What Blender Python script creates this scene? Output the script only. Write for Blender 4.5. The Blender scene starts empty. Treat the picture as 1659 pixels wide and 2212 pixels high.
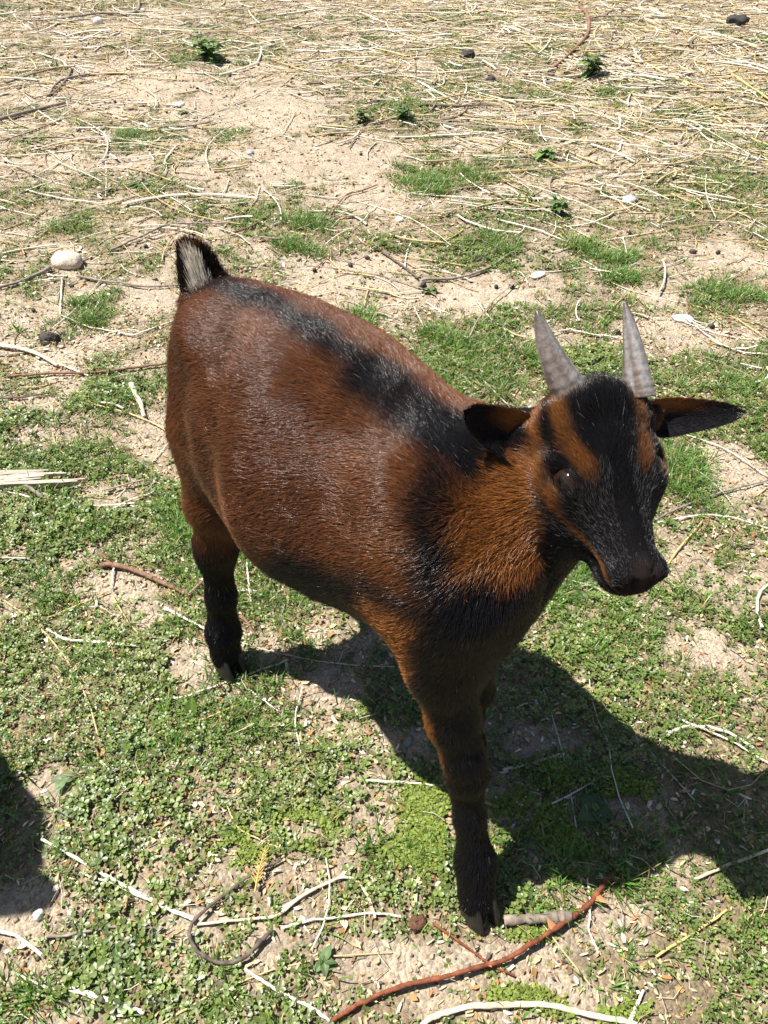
import bpy, math, random
import numpy as np
from mathutils import Vector, Matrix
R = math.radians
rng = np.random.default_rng(7)
random.seed(7)
sc = bpy.context.scene

# ---------------------------------------------------------------- camera
CAM_H, CAM_P, CAM_F = 0.79, R(44), 1702.0          # height, pitch below horizontal, focal length in 1659-px-wide units
cam_d = bpy.data.cameras.new('camera')
cam = bpy.data.objects.new('camera', cam_d); sc.collection.objects.link(cam)
cam.location = (0, 0, CAM_H); cam.rotation_euler = (R(90) - CAM_P, 0, 0)
cam_d.sensor_fit = 'VERTICAL'; cam_d.sensor_height = 24.0; cam_d.sensor_width = 18.0
cam_d.lens = 24.0 * CAM_F / 2212.0
cam_d.clip_start = 0.02; cam_d.clip_end = 2000
sc.camera = cam
sc.render.resolution_x, sc.render.resolution_y = 768, 1024

# ---------------------------------------------------------------- light
SUN_EL = R(64.8)
SUN_KX, SUN_KY = 0.48, -0.12                         # shadow offset per metre of height
world = bpy.data.worlds.new('World'); sc.world = world; world.use_nodes = True
nt = world.node_tree; nt.nodes.clear()
sky = nt.nodes.new('ShaderNodeTexSky'); sky.sky_type = 'NISHITA'; sky.sun_disc = False
sky.sun_elevation = SUN_EL; sky.sun_rotation = math.atan2(-SUN_KX, -SUN_KY)
bg = nt.nodes.new('ShaderNodeBackground'); bg.inputs['Strength'].default_value = 0.05
wo = nt.nodes.new('ShaderNodeOutputWorld')
nt.links.new(sky.outputs[0], bg.inputs[0]); nt.links.new(bg.outputs[0], wo.inputs[0])
sl = bpy.data.lights.new('sun', 'SUN'); sl.energy = 5.0; sl.angle = R(0.53); sl.color = (1.0, 0.96, 0.90)
so = bpy.data.objects.new('sun', sl); sc.collection.objects.link(so)
so.rotation_euler = Vector((SUN_KX, SUN_KY, -1)).to_track_quat('-Z', 'Y').to_euler()
sc.view_settings.view_transform = 'Standard'; sc.view_settings.look = 'None'
sc.view_settings.exposure = 0.92; sc.view_settings.gamma = 1.0
sc.view_settings.use_curve_mapping = False
sc.render.engine = 'CYCLES'

# ---------------------------------------------------------------- helpers
def tag(o, label=None, cat=None, group=None, kind=None):
    if label: o['label'] = label
    if cat: o['category'] = cat
    if group: o['group'] = group
    if kind: o['kind'] = kind
    return o
def link(o, parent=None):
    sc.collection.objects.link(o)
    if parent is not None: o.parent = parent
    return o
def empty(name, loc=(0, 0, 0), rz=0.0):
    o = bpy.data.objects.new(name, None); o.empty_display_size = 0.02
    o.location = loc; o.rotation_euler = (0, 0, rz)
    return link(o)
def mesh(name, V, F, mat=None, col=None, smooth=False):
    """V (n,3); F: (m,k) array or list of faces; col (n,3) optional vertex colour"""
    V = np.asarray(V, dtype=np.float32)
    me = bpy.data.meshes.new(name)
    if isinstance(F, np.ndarray) and F.ndim == 2:
        k = F.shape[1]; m = len(F)
        me.vertices.add(len(V)); me.vertices.foreach_set('co', V.ravel())
        me.loops.add(m * k); me.loops.foreach_set('vertex_index', F.astype(np.int32).ravel())
        me.polygons.add(m); me.polygons.foreach_set('loop_start', np.arange(0, m * k, k, dtype=np.int32))
        me.update(calc_edges=True)
    else:
        me.from_pydata([tuple(map(float, v)) for v in V], [], [tuple(map(int, f)) for f in F]); me.update()
    if col is not None:
        c = np.ones((len(V), 4), dtype=np.float32); c[:, :3] = np.asarray(col)
        a = me.color_attributes.new('Col', 'FLOAT_COLOR', 'POINT'); a.data.foreach_set('color', c.ravel())
    if smooth: me.polygons.foreach_set('use_smooth', np.ones(len(me.polygons), dtype=bool))
    if mat: me.materials.append(mat)
    return me
def obj(name, me, parent=None):
    return link(bpy.data.objects.new(name, me), parent)

# hash / value noise usable on arrays
def _h(ix, iy, s):
    n = (ix * 374761393 + iy * 668265263 + s * 974634777) & 0xFFFFFFFF
    n = ((n ^ (n >> 13)) * 1274126177) & 0xFFFFFFFF
    n = n ^ (n >> 16)
    return (n & 0xFFFFFF) / float(0xFFFFFF)
def vnoise(x, y, s=0):
    x = np.asarray(x, dtype=np.float64); y = np.asarray(y, dtype=np.float64)
    ix = np.floor(x).astype(np.int64); iy = np.floor(y).astype(np.int64)
    fx = x - ix; fy = y - iy; fx = fx * fx * (3 - 2 * fx); fy = fy * fy * (3 - 2 * fy)
    a = _h(ix, iy, s); b = _h(ix + 1, iy, s); c = _h(ix, iy + 1, s); d = _h(ix + 1, iy + 1, s)
    return (a * (1 - fx) + b * fx) * (1 - fy) + (c * (1 - fx) + d * fx) * fy
def fbm(x, y, s=0, o=3):
    v = 0; a = 0.5; t = 0
    for i in range(o):
        v = v + a * vnoise(x * 2 ** i, y * 2 ** i, s + 17 * i); t += a; a *= 0.5
    return v / t
_s, _c = math.sin(CAM_P), math.cos(CAM_P)
def at(px, py, z=0.0):
    """a point of the photograph (1659 x 2212 units) carried on to the ground; used once, to read off real positions"""
    u = (px - 829.5) / CAM_F; v = (py - 1106) / CAM_F
    dz = -_s - v * _c; t = (z - CAM_H) / dz
    return u * t, (_c - v * _s) * t
def to_px(x, y, z=0.0):
    q = y * _c + (CAM_H - z) * _s
    return 829.5 + CAM_F * x / q, 1106 + CAM_F * ((CAM_H - z) * _c - y * _s) / q
def hgt(x, y):
    """ground height in metres"""
    x = np.asarray(x, float); y = np.asarray(y, float)
    h = 0.016 * (fbm(x * 2.3 + 9, y * 2.3 + 4, 3, 2) - 0.5) + 0.007 * (fbm(x * 13, y * 13, 5, 2) - 0.5)
    h = h + 0.0042 * (fbm(x * 60, y * 60, 8, 2) - 0.5) + 0.0022 * (vnoise(x * 190, y * 190, 11) - 0.5)
    r = 30.0 + np.hypot(x, y)
    return h * np.minimum(1.0, 30.0 / (r - 0))
def N(nt, t, **kw):
    n = nt.nodes.new('ShaderNode' + t)
    for k, v in kw.items(): setattr(n, k, v)
    return n
def mat(name, rough=0.7, spec=0.3, col=None, attr='Col', transl=0.0, noise=None, bump=None, coat=0.0):
    """col: rgb or None (vertex colour). noise=(scale, lo, hi) multiplies; bump=(scale, strength, dist)"""
    m = bpy.data.materials.new(name); m.use_nodes = True; nt = m.node_tree; nt.nodes.clear()
    L = nt.links.new
    out = N(nt, 'OutputMaterial'); p = N(nt, 'BsdfPrincipled')
    p.inputs['Roughness'].default_value = rough; p.inputs['Specular IOR Level'].default_value = spec
    if coat: p.inputs['Coat Weight'].default_value = coat
    if col is None:
        a = N(nt, 'Attribute', attribute_name=attr); cs = a.outputs['Color']
    else:
        rgb = N(nt, 'RGB'); rgb.outputs[0].default_value = (*col, 1); cs = rgb.outputs[0]
    tc = N(nt, 'TexCoord')
    if noise:
        nz = N(nt, 'TexNoise'); nz.inputs['Scale'].default_value = noise[0]; nz.inputs['Detail'].default_value = 4
        L(tc.outputs['Object'], nz.inputs['Vector'])
        mr = N(nt, 'MapRange'); mr.inputs['From Min'].default_value = 0.3; mr.inputs['From Max'].default_value = 0.7
        mr.inputs['To Min'].default_value = noise[1]; mr.inputs['To Max'].default_value = noise[2]
        L(nz.outputs['Fac'], mr.inputs['Value'])
        vm = N(nt, 'VectorMath', operation='SCALE'); L(cs, vm.inputs[0]); L(mr.outputs[0], vm.inputs['Scale']); cs = vm.outputs[0]
    L(cs, p.inputs['Base Color'])
    if bump:
        nb = N(nt, 'TexNoise'); nb.inputs['Scale'].default_value = bump[0]; nb.inputs['Detail'].default_value = 5
        L(tc.outputs['Object'], nb.inputs['Vector'])
        b = N(nt, 'Bump'); b.inputs['Strength'].default_value = bump[1]; b.inputs['Distance'].default_value = bump[2]
        L(nb.outputs['Fac'], b.inputs['Height']); L(b.outputs[0], p.inputs['Normal'])
    if transl:
        tr = N(nt, 'BsdfTranslucent'); L(cs, tr.inputs[0]); mx = N(nt, 'MixShader'); mx.inputs[0].default_value = transl
        L(p.outputs[0], mx.inputs[1]); L(tr.outputs[0], mx.inputs[2]); L(mx.outputs[0], out.inputs[0])
    else: L(p.outputs[0], out.inputs[0])
    return m
# ================================================================ GROUND
def axis_grid(lo, hi, flo, fhi, st, grow, far):
    a = list(np.arange(flo, fhi, st)); s = st; v = a[-1]
    while v < hi: s = min(s * grow, 1e9); v += s; a.append(v)
    while v < far: s *= 1.35; v += s; a.append(v)
    s = st; v = a[0]; b = []
    while v > lo: s *= grow; v -= s; b.append(v)
    while v > -far: s *= 1.35; v -= s; b.append(v)
    return np.array(b[::-1] + a)
# places (photo units) turned once into ellipses lying on the ground
def patch(px, py, rx, ry):
    cx, cy = at(px, py); x1, _ = at(px + rx, py); _, y1 = at(px, py - ry); _, y2 = at(px, py + ry)
    return cx, cy, abs(x1 - cx), (abs(y1 - cy) + abs(y2 - cy)) / 2
def pmax(x, y, lst, edge=0.35):
    v = np.zeros(np.shape(x)); n_ = (fbm(np.asarray(x) * 22, np.asarray(y) * 22, 61, 3) - 0.5) * 1.5
    for p in lst:
        cx, cy, rx, ry = patch(*p[:4]); k = p[4] if len(p) > 4 else 1
        d = np.hypot((x - cx) / rx, (y - cy) / ry) + n_
        v = np.maximum(v, k * np.clip((1 + edge - d) / (2 * edge), 0, 1))
    return v
BARE = [(560, 225, 190, 55), (690, 340, 200, 60), (330, 190, 200, 30, .8), (60, 195, 110, 25, .8), (1500, 15, 200, 30, .8), (700, 10, 200, 20, .8), (790, 425, 110, 40), (1040, 630, 170, 40), (800, 690, 80, 40, .6),
        (1450, 720, 160, 30), (1200, 730, 90, 30, .9), (1580, 540, 60, 40), (1600, 1010, 70, 90), (1540, 1390, 60, 50, 1), (1600, 1270, 80, 40, .6), (250, 1255, 90, 45, .9), (300, 1320, 70, 40, .8), (400, 1415, 50, 40, .9),
        (560, 1400, 40, 40, .8), (700, 1480, 70, 40, .9), (890, 1600, 50, 35, .9), (790, 1690, 70, 30, .6), (880, 1720, 30, 60, .9), (890, 2080, 120, 45, .95), (1100, 2060, 130, 25, .9), (60, 1960, 80, 50, .9), (110, 1700, 60, 40, .8), (60, 2110, 80, 30, .8),
        (1180, 1600, 90, 30, .9), (1130, 1610, 60, 30, .8), (1390, 1740, 80, 40, .7), (1500, 1860, 60, 40, .6), (390, 1990, 60, 30, .8), (560, 2040, 60, 40, .6), (320, 790, 60, 30, .8), (250, 1060, 80, 30, .8), (330, 940, 60, 40, .8),
        (130, 660, 90, 25, .8), (200, 1560, 30, 20, .6), (820, 570, 70, 20, .6), (1250, 560, 120, 16, .5), (330, 1840, 50, 25, .5), (500, 1700, 40, 20, .5), (1350, 1960, 50, 25, .7), (1440, 1180, 60, 60, .5), (1240, 1260, 60, 30, .6), (700, 1580, 60, 25, .6)]
GREEN = [(940, 385, 110, 35), (980, 735, 70, 40), (165, 490, 60, 25), (200, 670, 60, 35), (640, 490, 120, 40), (1100, 470, 200, 40, .8), (1600, 400, 90, 60, .8), (1530, 830, 150, 60), (1600, 860, 90, 40), (1480, 1010, 50, 90), (780, 700, 50, 30),
         (1000, 540, 120, 40), (1300, 540, 80, 30, .9), (1500, 480, 90, 40, .8), (300, 1080, 150, 70), (100, 1130, 110, 70), (1600, 620, 70, 40, .7), (870, 250, 110, 35), (230, 400, 110, 30, .6), (50, 440, 80, 50, .7), (1320, 600, 60, 25), (1160, 770, 60, 30, .8),
         (500, 290, 60, 30, .7), (1570, 1210, 90, 50, .6), (450, 1560, 300, 60, .9), (640, 1650, 120, 100), (1300, 1500, 150, 90, .9), (280, 1730, 120, 60, .8), (1600, 2000, 80, 60), (500, 230, 30, 20, .6), (420, 110, 90, 30, .8)]
MOSS = [(915, 1740, 45, 55), (885, 1840, 55, 40), (660, 1790, 60, 40), (520, 1830, 60, 30, .8), (1215, 1790, 60, 50, .9), (1110, 1740, 45, 30, .8), (1270, 2180, 90, 30), (1130, 2150, 60, 20, .8), (1200, 1680, 50, 30, .8), (1350, 1700, 50, 40, .7), (1150, 2020, 50, 20, .7), (250, 430, 40, 12, .5)]
def veg(x, y):
    q = y; base = np.interp(q, [0.0, 0.5, 0.9, 1.15, 1.5, 2.0, 3.0, 5, 12], [0.80, 0.84, 0.78, 0.64, 0.50, 0.40, 0.26, 0.15, 0.05])
    base = base * np.interp(x / (0.6 + y), [-0.45, -0.2, 0.3], [0.85, 0.95, 1.05])
    n = fbm(x * 7, y * 7, 71, 3); n2 = fbm(x * 26, y * 26, 73, 2)
    n3 = fbm(x * 14 + 3, y * 14, 75, 2); v = np.clip(base - 0.05 + (n - 0.5) * 1.6 + (n2 - 0.5) * 1.1 + (n3 - 0.5) * 1.1, 0, 1)
    v = np.maximum(v, pmax(x, y, GREEN)); v = v * (1 - 0.97 * pmax(x, y, BARE))
    return v
gx = axis_grid(-1.9, 1.9, -0.62, 0.75, 0.0058, 1.006, 400)
gy = axis_grid(-0.4, 4.9, 0.02, 1.5, 0.0058, 1.0045, 400)
GX, GY = np.meshgrid(gx, gy, indexing='ij'); GZ = hgt(GX, GY)
v_ = veg(GX, GY); nfar = np.hypot(GX, GY) > 30
soilA = np.array([0.49, 0.405, 0.300]); soilB = np.array([0.35, 0.280, 0.205]); thatch = np.array([0.20, 0.150, 0.085]); green_ = np.array([0.11, 0.13, 0.05])
f1 = fbm(GX * 5, GY * 5, 81, 3)[..., None]; f2 = fbm(GX * 45, GY * 45, 83, 3)[..., None]
gc = soilA * (0.5 + f1) * 0.5 + soilB * (1.5 - f1) * 0.5
gc = gc * (0.78 + 0.44 * f2)
vv = np.clip(v_ * 1.3, 0, 1)[..., None] * 0.8
gc = gc * (1 - vv) + (thatch * (0.7 + 0.6 * f2)) * vv
gc = np.where(nfar[..., None], soilA * 0.55 + green_ * 0.45, gc)
nx_, ny_ = GX.shape; idg = np.arange(nx_ * ny_).reshape(nx_, ny_)
gf = np.stack([idg[:-1, :-1], idg[1:, :-1], idg[1:, 1:], idg[:-1, 1:]], -1).reshape(-1, 4)
def soil_mat():
    m = mat('soil', rough=0.92, spec=0.12); nt = m.node_tree; L = nt.links.new
    p = [n for n in nt.nodes if n.type == 'BSDF_PRINCIPLED'][0]; a = [n for n in nt.nodes if n.type == 'ATTRIBUTE'][0]; tc = [n for n in nt.nodes if n.type == 'TEX_COORD'][0]
    n1 = N(nt, 'TexNoise'); n1.inputs['Scale'].default_value = 420; n1.inputs['Detail'].default_value = 6; n1.inputs['Roughness'].default_value = 0.65
    n2 = N(nt, 'TexVoronoi'); n2.inputs['Scale'].default_value = 260
    n3 = N(nt, 'TexNoise'); n3.inputs['Scale'].default_value = 90; n3.inputs['Detail'].default_value = 4
    for n in (n1, n2, n3): L(tc.outputs['Object'], n.inputs['Vector'])
    r1 = N(nt, 'MapRange'); r1.inputs['From Min'].default_value = 0.32; r1.inputs['From Max'].default_value = 0.68; r1.inputs['To Min'].default_value = 0.62; r1.inputs['To Max'].default_value = 1.3
    L(n1.outputs['Fac'], r1.inputs['Value'])
    sep = N(nt, 'SeparateColor'); L(n2.outputs['Color'], sep.inputs[0])
    r2 = N(nt, 'MapRange'); r2.inputs['From Min'].default_value = 0; r2.inputs['From Max'].default_value = 1; r2.inputs['To Min'].default_value = 0.78; r2.inputs['To Max'].default_value = 1.22
    L(sep.outputs[0], r2.inputs['Value'])
    mu = N(nt, 'Math', operation='MULTIPLY'); L(r1.outputs[0], mu.inputs[0]); L(r2.outputs[0], mu.inputs[1])
    vm = N(nt, 'VectorMath', operation='SCALE'); L(a.outputs['Color'], vm.inputs[0]); L(mu.outputs[0], vm.inputs['Scale']); L(vm.outputs[0], p.inputs['Base Color'])
    ad = N(nt, 'Math', operation='MULTIPLY_ADD'); L(n3.outputs['Fac'], ad.inputs[0]); ad.inputs[1].default_value = 1.2; L(n1.outputs['Fac'], ad.inputs[2])
    s2 = N(nt, 'Math', operation='SUBTRACT'); L(ad.outputs[0], s2.inputs[0]); L(n2.outputs['Distance'], s2.inputs[1])
    b = N(nt, 'Bump'); b.inputs['Strength'].default_value = 0.9; b.inputs['Distance'].default_value = 0.0022; L(s2.outputs[0], b.inputs['Height']); L(b.outputs[0], p.inputs['Normal'])
    return m
ground = obj('ground', mesh('ground', np.stack([GX, GY, GZ], -1).reshape(-1, 3), gf, soil_mat(), gc.reshape(-1, 3), True))
tag(ground, kind='structure')
# ================================================================ GROUND COVER
def sample(n, dens, seed, x0=-1.0, x1=1.0, y0=0.05, y1=4.6, margin=0.12):
    """random ground points inside the fan the camera sees (plus a margin), thinned by dens(x, y)"""
    g = np.random.default_rng(seed); out = []; got = 0
    while got < n:
        m = 60000
        y = y0 + (y1 - y0) * g.random(m) ; hw = 0.30 + 0.42 * y + margin
        keep0 = g.random(m) < hw / (0.30 + 0.42 * y1 + margin)
        x = (g.random(m) * 2 - 1) * hw
        k = keep0 & (g.random(m) < dens(x, y)); x, y = x[k], y[k]; out.append(np.stack([x, y], 1)); got += len(x)
        if len(out) > 200: break
    return np.concatenate(out)[:n]
def rots(yaw, tilt, tdir):
    """rotation matrices: spin about z by yaw, then tilt towards direction tdir"""
    cy, sy = np.cos(yaw), np.sin(yaw); z = np.zeros_like(yaw); o = z + 1
    Rz = np.stack([np.stack([cy, -sy, z], -1), np.stack([sy, cy, z], -1), np.stack([z, z, o], -1)], 1)
    ax = np.stack([-np.sin(tdir), np.cos(tdir), z], -1); c, s = np.cos(tilt), np.sin(tilt)
    K = np.zeros((len(yaw), 3, 3)); K[:, 0, 1] = -ax[:, 2]; K[:, 0, 2] = ax[:, 1]; K[:, 1, 0] = ax[:, 2]; K[:, 1, 2] = -ax[:, 0]; K[:, 2, 0] = -ax[:, 1]; K[:, 2, 1] = ax[:, 0]
    Rt = np.eye(3)[None] + s[:, None, None] * K + (1 - c)[:, None, None] * (K @ K)
    return Rt @ Rz
def scatter(name, base, faces, pos, M, scale, col, m, vcol=None, smooth=False, jitter=0.0, g=None):
    base = np.asarray(base, float); k = len(base); n = len(pos)
    sc_ = scale[:, None, :] if scale.ndim == 2 else scale[:, None, None]
    B = np.broadcast_to(base, (n, k, 3))
    if jitter: B = B * (1 + (g or rng).normal(0, jitter, (n, k, 1)))
    V = np.einsum('nij,nkj->nki', M, B * sc_) + pos[:, None, :]
    F = (np.asarray(faces)[None] + (np.arange(n) * k)[:, None, None]).reshape(-1, len(faces[0]))
    C = np.repeat(col[:, None, :], k, 1)
    if vcol is not None: C = C * np.asarray(vcol)[None, :, None]
    return mesh(name, V.reshape(-1, 3), F, m, C.reshape(-1, 3), smooth)
leafm = mat('clover_leaf', rough=0.42, spec=0.55, transl=0.22)
grassm = mat('grass_blade', rough=0.45, spec=0.45, transl=0.25)
mossm = mat('moss_leaf', rough=0.6, spec=0.3, transl=0.25)
chipm = mat('litter', rough=0.75, spec=0.25)
grainm = mat('soil_crumb', rough=0.95, spec=0.1)
def zxy(p): return np.column_stack([p, hgt(p[:, 0], p[:, 1])])
# --- clover: three folded leaflets on a short stalk
cb = []; cf = []
for i in range(3):
    a = i * 2 * math.pi / 3; ca, sa = math.cos(a), math.sin(a); o = len(cb)
    for (x, y, z) in [(0.04, 0, 0), (0.62, 0.46, 0.12), (1.05, 0.30, 0.10), (0.98, 0, 0.0), (1.05, -0.30, 0.10), (0.62, -0.46, 0.12)]:
        cb.append((x * ca - y * sa, x * sa + y * ca, z + 0.10 * x))
    cf += [(o, o + 3, o + 2, o + 1), (o, o + 5, o + 4, o + 3)]
def clover(n, seed, dens, smin_, smax_, zlo, zhi, y0, y1, tone):
    g = np.random.default_rng(seed); p = zxy(sample(n, dens, seed, y0=y0, y1=y1)); n = len(p)
    p[:, 2] += g.uniform(zlo, zhi, n) * np.clip(dens(p[:, 0], p[:, 1]) + 0.3, 0, 1)
    M = rots(g.uniform(0, 6.28, n), np.abs(g.normal(0, 0.38, n)), g.uniform(0, 6.28, n))
    s = g.uniform(smin_, smax_, n) * (0.68 + 0.60 * np.clip((fbm(p[:, 0] * 8 + 70, p[:, 1] * 8, 96, 2) - 0.25) * 1.6, 0, 1))
    hue = fbm(p[:, 0] * 9, p[:, 1] * 9, 91, 2)[:, None]
    c = np.array([0.100, 0.165, 0.030]) * (1 - hue) + np.array([0.190, 0.235, 0.060]) * hue
    c = c * g.uniform(0.55, 1.5, (n, 1)) * tone; old = g.random(n) < 0.05; c[old] = np.array([0.30, 0.24, 0.09]) * g.uniform(0.6, 1.2, (old.sum(), 1))
    me = scatter('clover', cb, cf, p, M, s, c, leafm, vcol=[0.75, 1.05, 1.15, 0.85, 1.15, 1.05] * 3)
    return me
cl_d = lambda x, y: np.clip(veg(x, y), 0, 1) ** 1.5 * (0.35 + 0.65 * (fbm(x * 5 + 40, y * 5, 93, 2) > 0.40)) * (1 - 0.8 * pmax(x, y, MOSS))
tag(obj('clover', clover(36000, 101, cl_d, 0.0026, 0.0058, 0.001, 0.011, 0.05, 1.25, 1.0)), 'low carpet of small clover leaves round the goat', 'clover', kind='stuff')
tag(obj('clover', clover(24000, 102, cl_d, 0.0035, 0.0070, 0.001, 0.009, 1.25, 4.6, 1.0)), 'thin clover growing among the straw behind the goat', 'clover', kind='stuff')
# --- grass blades in tufts
gb = [(-0.5, 0, 0), (0.5, 0, 0), (0.42, 0.10, 0.45), (-0.42, 0.10, 0.45), (0.25, 0.34, 0.80), (-0.25, 0.34, 0.80), (0, 0.62, 1.0)]
gf_ = [(0, 1, 2, 3), (3, 2, 4, 5), (5, 4, 6, 6)]
gtri = [(0, 1, 2), (0, 2, 3), (3, 2, 4), (3, 4, 5), (5, 4, 6)]
def grass(n_t, per, seed, dens, hmin, hmax, y0, y1, spread, tone=1.0):
    g = np.random.default_rng(seed); t = sample(n_t, dens, seed, y0=y0, y1=y1); k = np.repeat(np.arange(len(t)), per); n = len(k)
    ang = g.uniform(0, 6.28, n); rad = np.abs(g.normal(0, spread, n)); p = zxy(t[k] + np.stack([np.cos(ang) * rad, np.sin(ang) * rad], 1)); p[:, 2] -= 0.001
    yaw = ang - math.pi / 2 + g.normal(0, 0.5, n)
    M = rots(yaw, g.uniform(0.05, 0.75, n) , ang + g.normal(0, 0.4, n))
    h = g.uniform(hmin, hmax, n) * np.repeat(g.uniform(0.6, 1.2, len(t)), per); w = g.uniform(0.0009, 0.0020, n)
    S = np.stack([w, h * 0.8, h], 1)
    tc = np.repeat(g.uniform(0.6, 1.3, (len(t), 1)), per, 0); c = np.array([0.105, 0.215, 0.032]) * tc * g.uniform(0.6, 1.4, (n, 1)) * tone
    dry = g.random(n) < 0.13; c[dry] = np.array([0.46, 0.36, 0.17]) * g.uniform(0.6, 1.2, (dry.sum(), 1))
    return scatter('grass', gb, gtri, p, M, S, c, grassm, vcol=[0.7, 0.7, 1, 1, 1.1, 1.1, 1.2])
gr_d = lambda x, y: np.clip(veg(x, y), 0, 1) ** 1.3 * (0.25 + 0.75 * (fbm(x * 6 + 10, y * 6, 95, 2) > 0.5))
tuftd = lambda x, y: pmax(x, y, [(980, 735, 60, 32), (940, 385, 90, 30), (165, 490, 45, 18), (200, 670, 50, 28), (620, 600, 1, 1), (1290, 545, 60, 22), (1170, 770, 40, 20), (1330, 600, 50, 22), (1480, 1030, 45, 70), (1290, 1860, 70, 25), (500, 1440, 30, 30), (780, 700, 40, 24),
                           (1230, 1300, 60, 60), (380, 1120, 60, 60), (1560, 640, 60, 24), (640, 545, 60, 20), (680, 480, 60, 20), (1030, 530, 80, 25), (110, 1530, 60, 20, .8), (50, 2150, 50, 40), (1600, 1990, 50, 60), (1250, 1880, 60, 20), (330, 1290, 20, 20), (280, 300, 30, 12, .6), (1560, 820, 70, 40, .9)])
tag(obj('grass', grass(6500, 9, 111, gr_d, 0.008, 0.023, 0.05, 1.4, 0.006)), 'short fine grass blades growing between the clover', 'grass', kind='stuff')
tag(obj('grass', grass(7000, 8, 112, gr_d, 0.008, 0.020, 1.4, 4.6, 0.008)), 'sparse short grass behind the goat', 'grass', kind='stuff')
tag(obj('grass', grass(1500, 14, 113, lambda x, y: tuftd(x, y) ** 1.3 * (0.15 + (fbm(x * 18, y * 18, 99, 2) > 0.48)), 0.010, 0.025, 0.05, 4.2, 0.012, 1.05)), 'bright green grass tufts standing above the clover', 'grass', kind='stuff')
# --- moss-like yellow-green cushions
g_ = np.random.default_rng(121); p = zxy(sample(11000, lambda x, y: pmax(x, y, MOSS, 0.6) ** 1.5 * (fbm(x * 40, y * 40, 97, 2) > 0.42), 121, y0=0.05, y1=1.3)); n = len(p)
p[:, 2] += g_.uniform(0.001, 0.006, n)
Mm = rots(g_.uniform(0, 6.28, n), np.abs(g_.normal(0, 0.6, n)), g_.uniform(0, 6.28, n))
tag(obj('moss', scatter('moss', [(-0.5, 0, 0), (0, -0.42, 0.1), (0.55, 0, 0), (0, 0.42, 0.1)], [(0, 1, 2, 3)], p, Mm, g_.uniform(0.0026, 0.0050, n), np.array([0.210, 0.270, 0.050]) * g_.uniform(0.55, 1.4, (n, 1)), mossm, vcol=[.8, 1, 1.1, 1])),
    'yellow-green cushions of tiny leaves near the front hoof', 'moss', kind='stuff')
# --- litter: flat chips and crumbs
def litter(n, seed, y0, y1, smin_, smax_):
    g = np.random.default_rng(seed); dens = lambda x, y: np.clip(0.25 + 0.75 * fbm(x * 12, y * 12, 131, 2) - 0.35 * pmax(x, y, BARE), 0.05, 1)
    p = zxy(sample(n, dens, seed, y0=y0, y1=y1)); n = len(p); p[:, 2] += g.uniform(0.0006, 0.004, n)
    M = rots(g.uniform(0, 6.28, n), np.abs(g.normal(0, 0.35, n)), g.uniform(0, 6.28, n))
    s = g.uniform(smin_, smax_, n) ** 1.0; S = np.stack([s, s * g.uniform(0.15, 0.7, n), s], 1)
    pal = np.array([[0.52, 0.40, 0.22], [0.36, 0.19, 0.07], [0.68, 0.61, 0.47], [0.10, 0.075, 0.055], [0.44, 0.34, 0.22], [0.24, 0.15, 0.08]])
    c = pal[g.choice(6, n, p=[.3, .17, .18, .10, .15, .10])] * g.uniform(0.7, 1.25, (n, 1))
    return scatter('leaf_litter', [(-1, -0.5, 0), (0.1, -0.8, 0.12), (1, -0.1, 0), (0.3, 0.8, 0.05), (-0.8, 0.6, 0.1)], [(0, 1, 2), (0, 2, 3), (0, 3, 4)], p, M, S, c, chipm, jitter=0.25, g=g)
tag(obj('leaf_litter', litter(34000, 132, 0.05, 1.4, 0.0012, 0.0050)), 'dry brown and tan scraps strewn between the clover', 'litter', kind='stuff')
tag(obj('leaf_litter', litter(36000, 133, 1.4, 4.6, 0.0018, 0.0070)), 'dry tan scraps strewn under the straw behind the goat', 'litter', kind='stuff')
ocb = [(1, 0, 0), (-1, 0.1, 0), (0.1, 0.9, 0), (0, -1, 0.1), (0.1, 0, 0.8), (0, 0, -0.7)]; ocf = [(0, 2, 4), (2, 1, 4), (1, 3, 4), (3, 0, 4), (2, 0, 5), (1, 2, 5), (3, 1, 5), (0, 3, 5)]
def crumbs(n, seed, y0, y1, a, b):
    g = np.random.default_rng(seed); dens = lambda x, y: np.clip(0.15 + 0.9 * (1 - veg(x, y)) * fbm(x * 16, y * 16, 141, 2), 0, 1)
    p = zxy(sample(n, dens, seed, y0=y0, y1=y1)); n = len(p)
    s = a + (b - a) * g.random(n) ** 3.0; p[:, 2] += s * 0.3
    M = rots(g.uniform(0, 6.28, n), g.uniform(0, 1.5, n), g.uniform(0, 6.28, n)); S = s[:, None] * g.uniform(0.6, 1.2, (n, 3))
    c = np.array([0.48, 0.36, 0.245]) * g.uniform(0.55, 1.2, (n, 1)); dk = g.random(n) < 0.10; c[dk] = np.array([0.20, 0.17, 0.15]) * g.uniform(0.5, 1.2, (dk.sum(), 1))
    return scatter('soil_crumbs', ocb, ocf, p, M, S, c, grainm, jitter=0.2, g=g)
tag(obj('soil_crumbs', crumbs(12000, 142, 0.05, 1.4, 0.0008, 0.0042)), 'small crumbs of dry earth near the goat', 'soil', kind='stuff')
tag(obj('soil_crumbs', crumbs(13000, 143, 1.4, 4.6, 0.0012, 0.0065)), 'crumbs of dry earth on the bare ground behind the goat', 'soil', kind='stuff')
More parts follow.
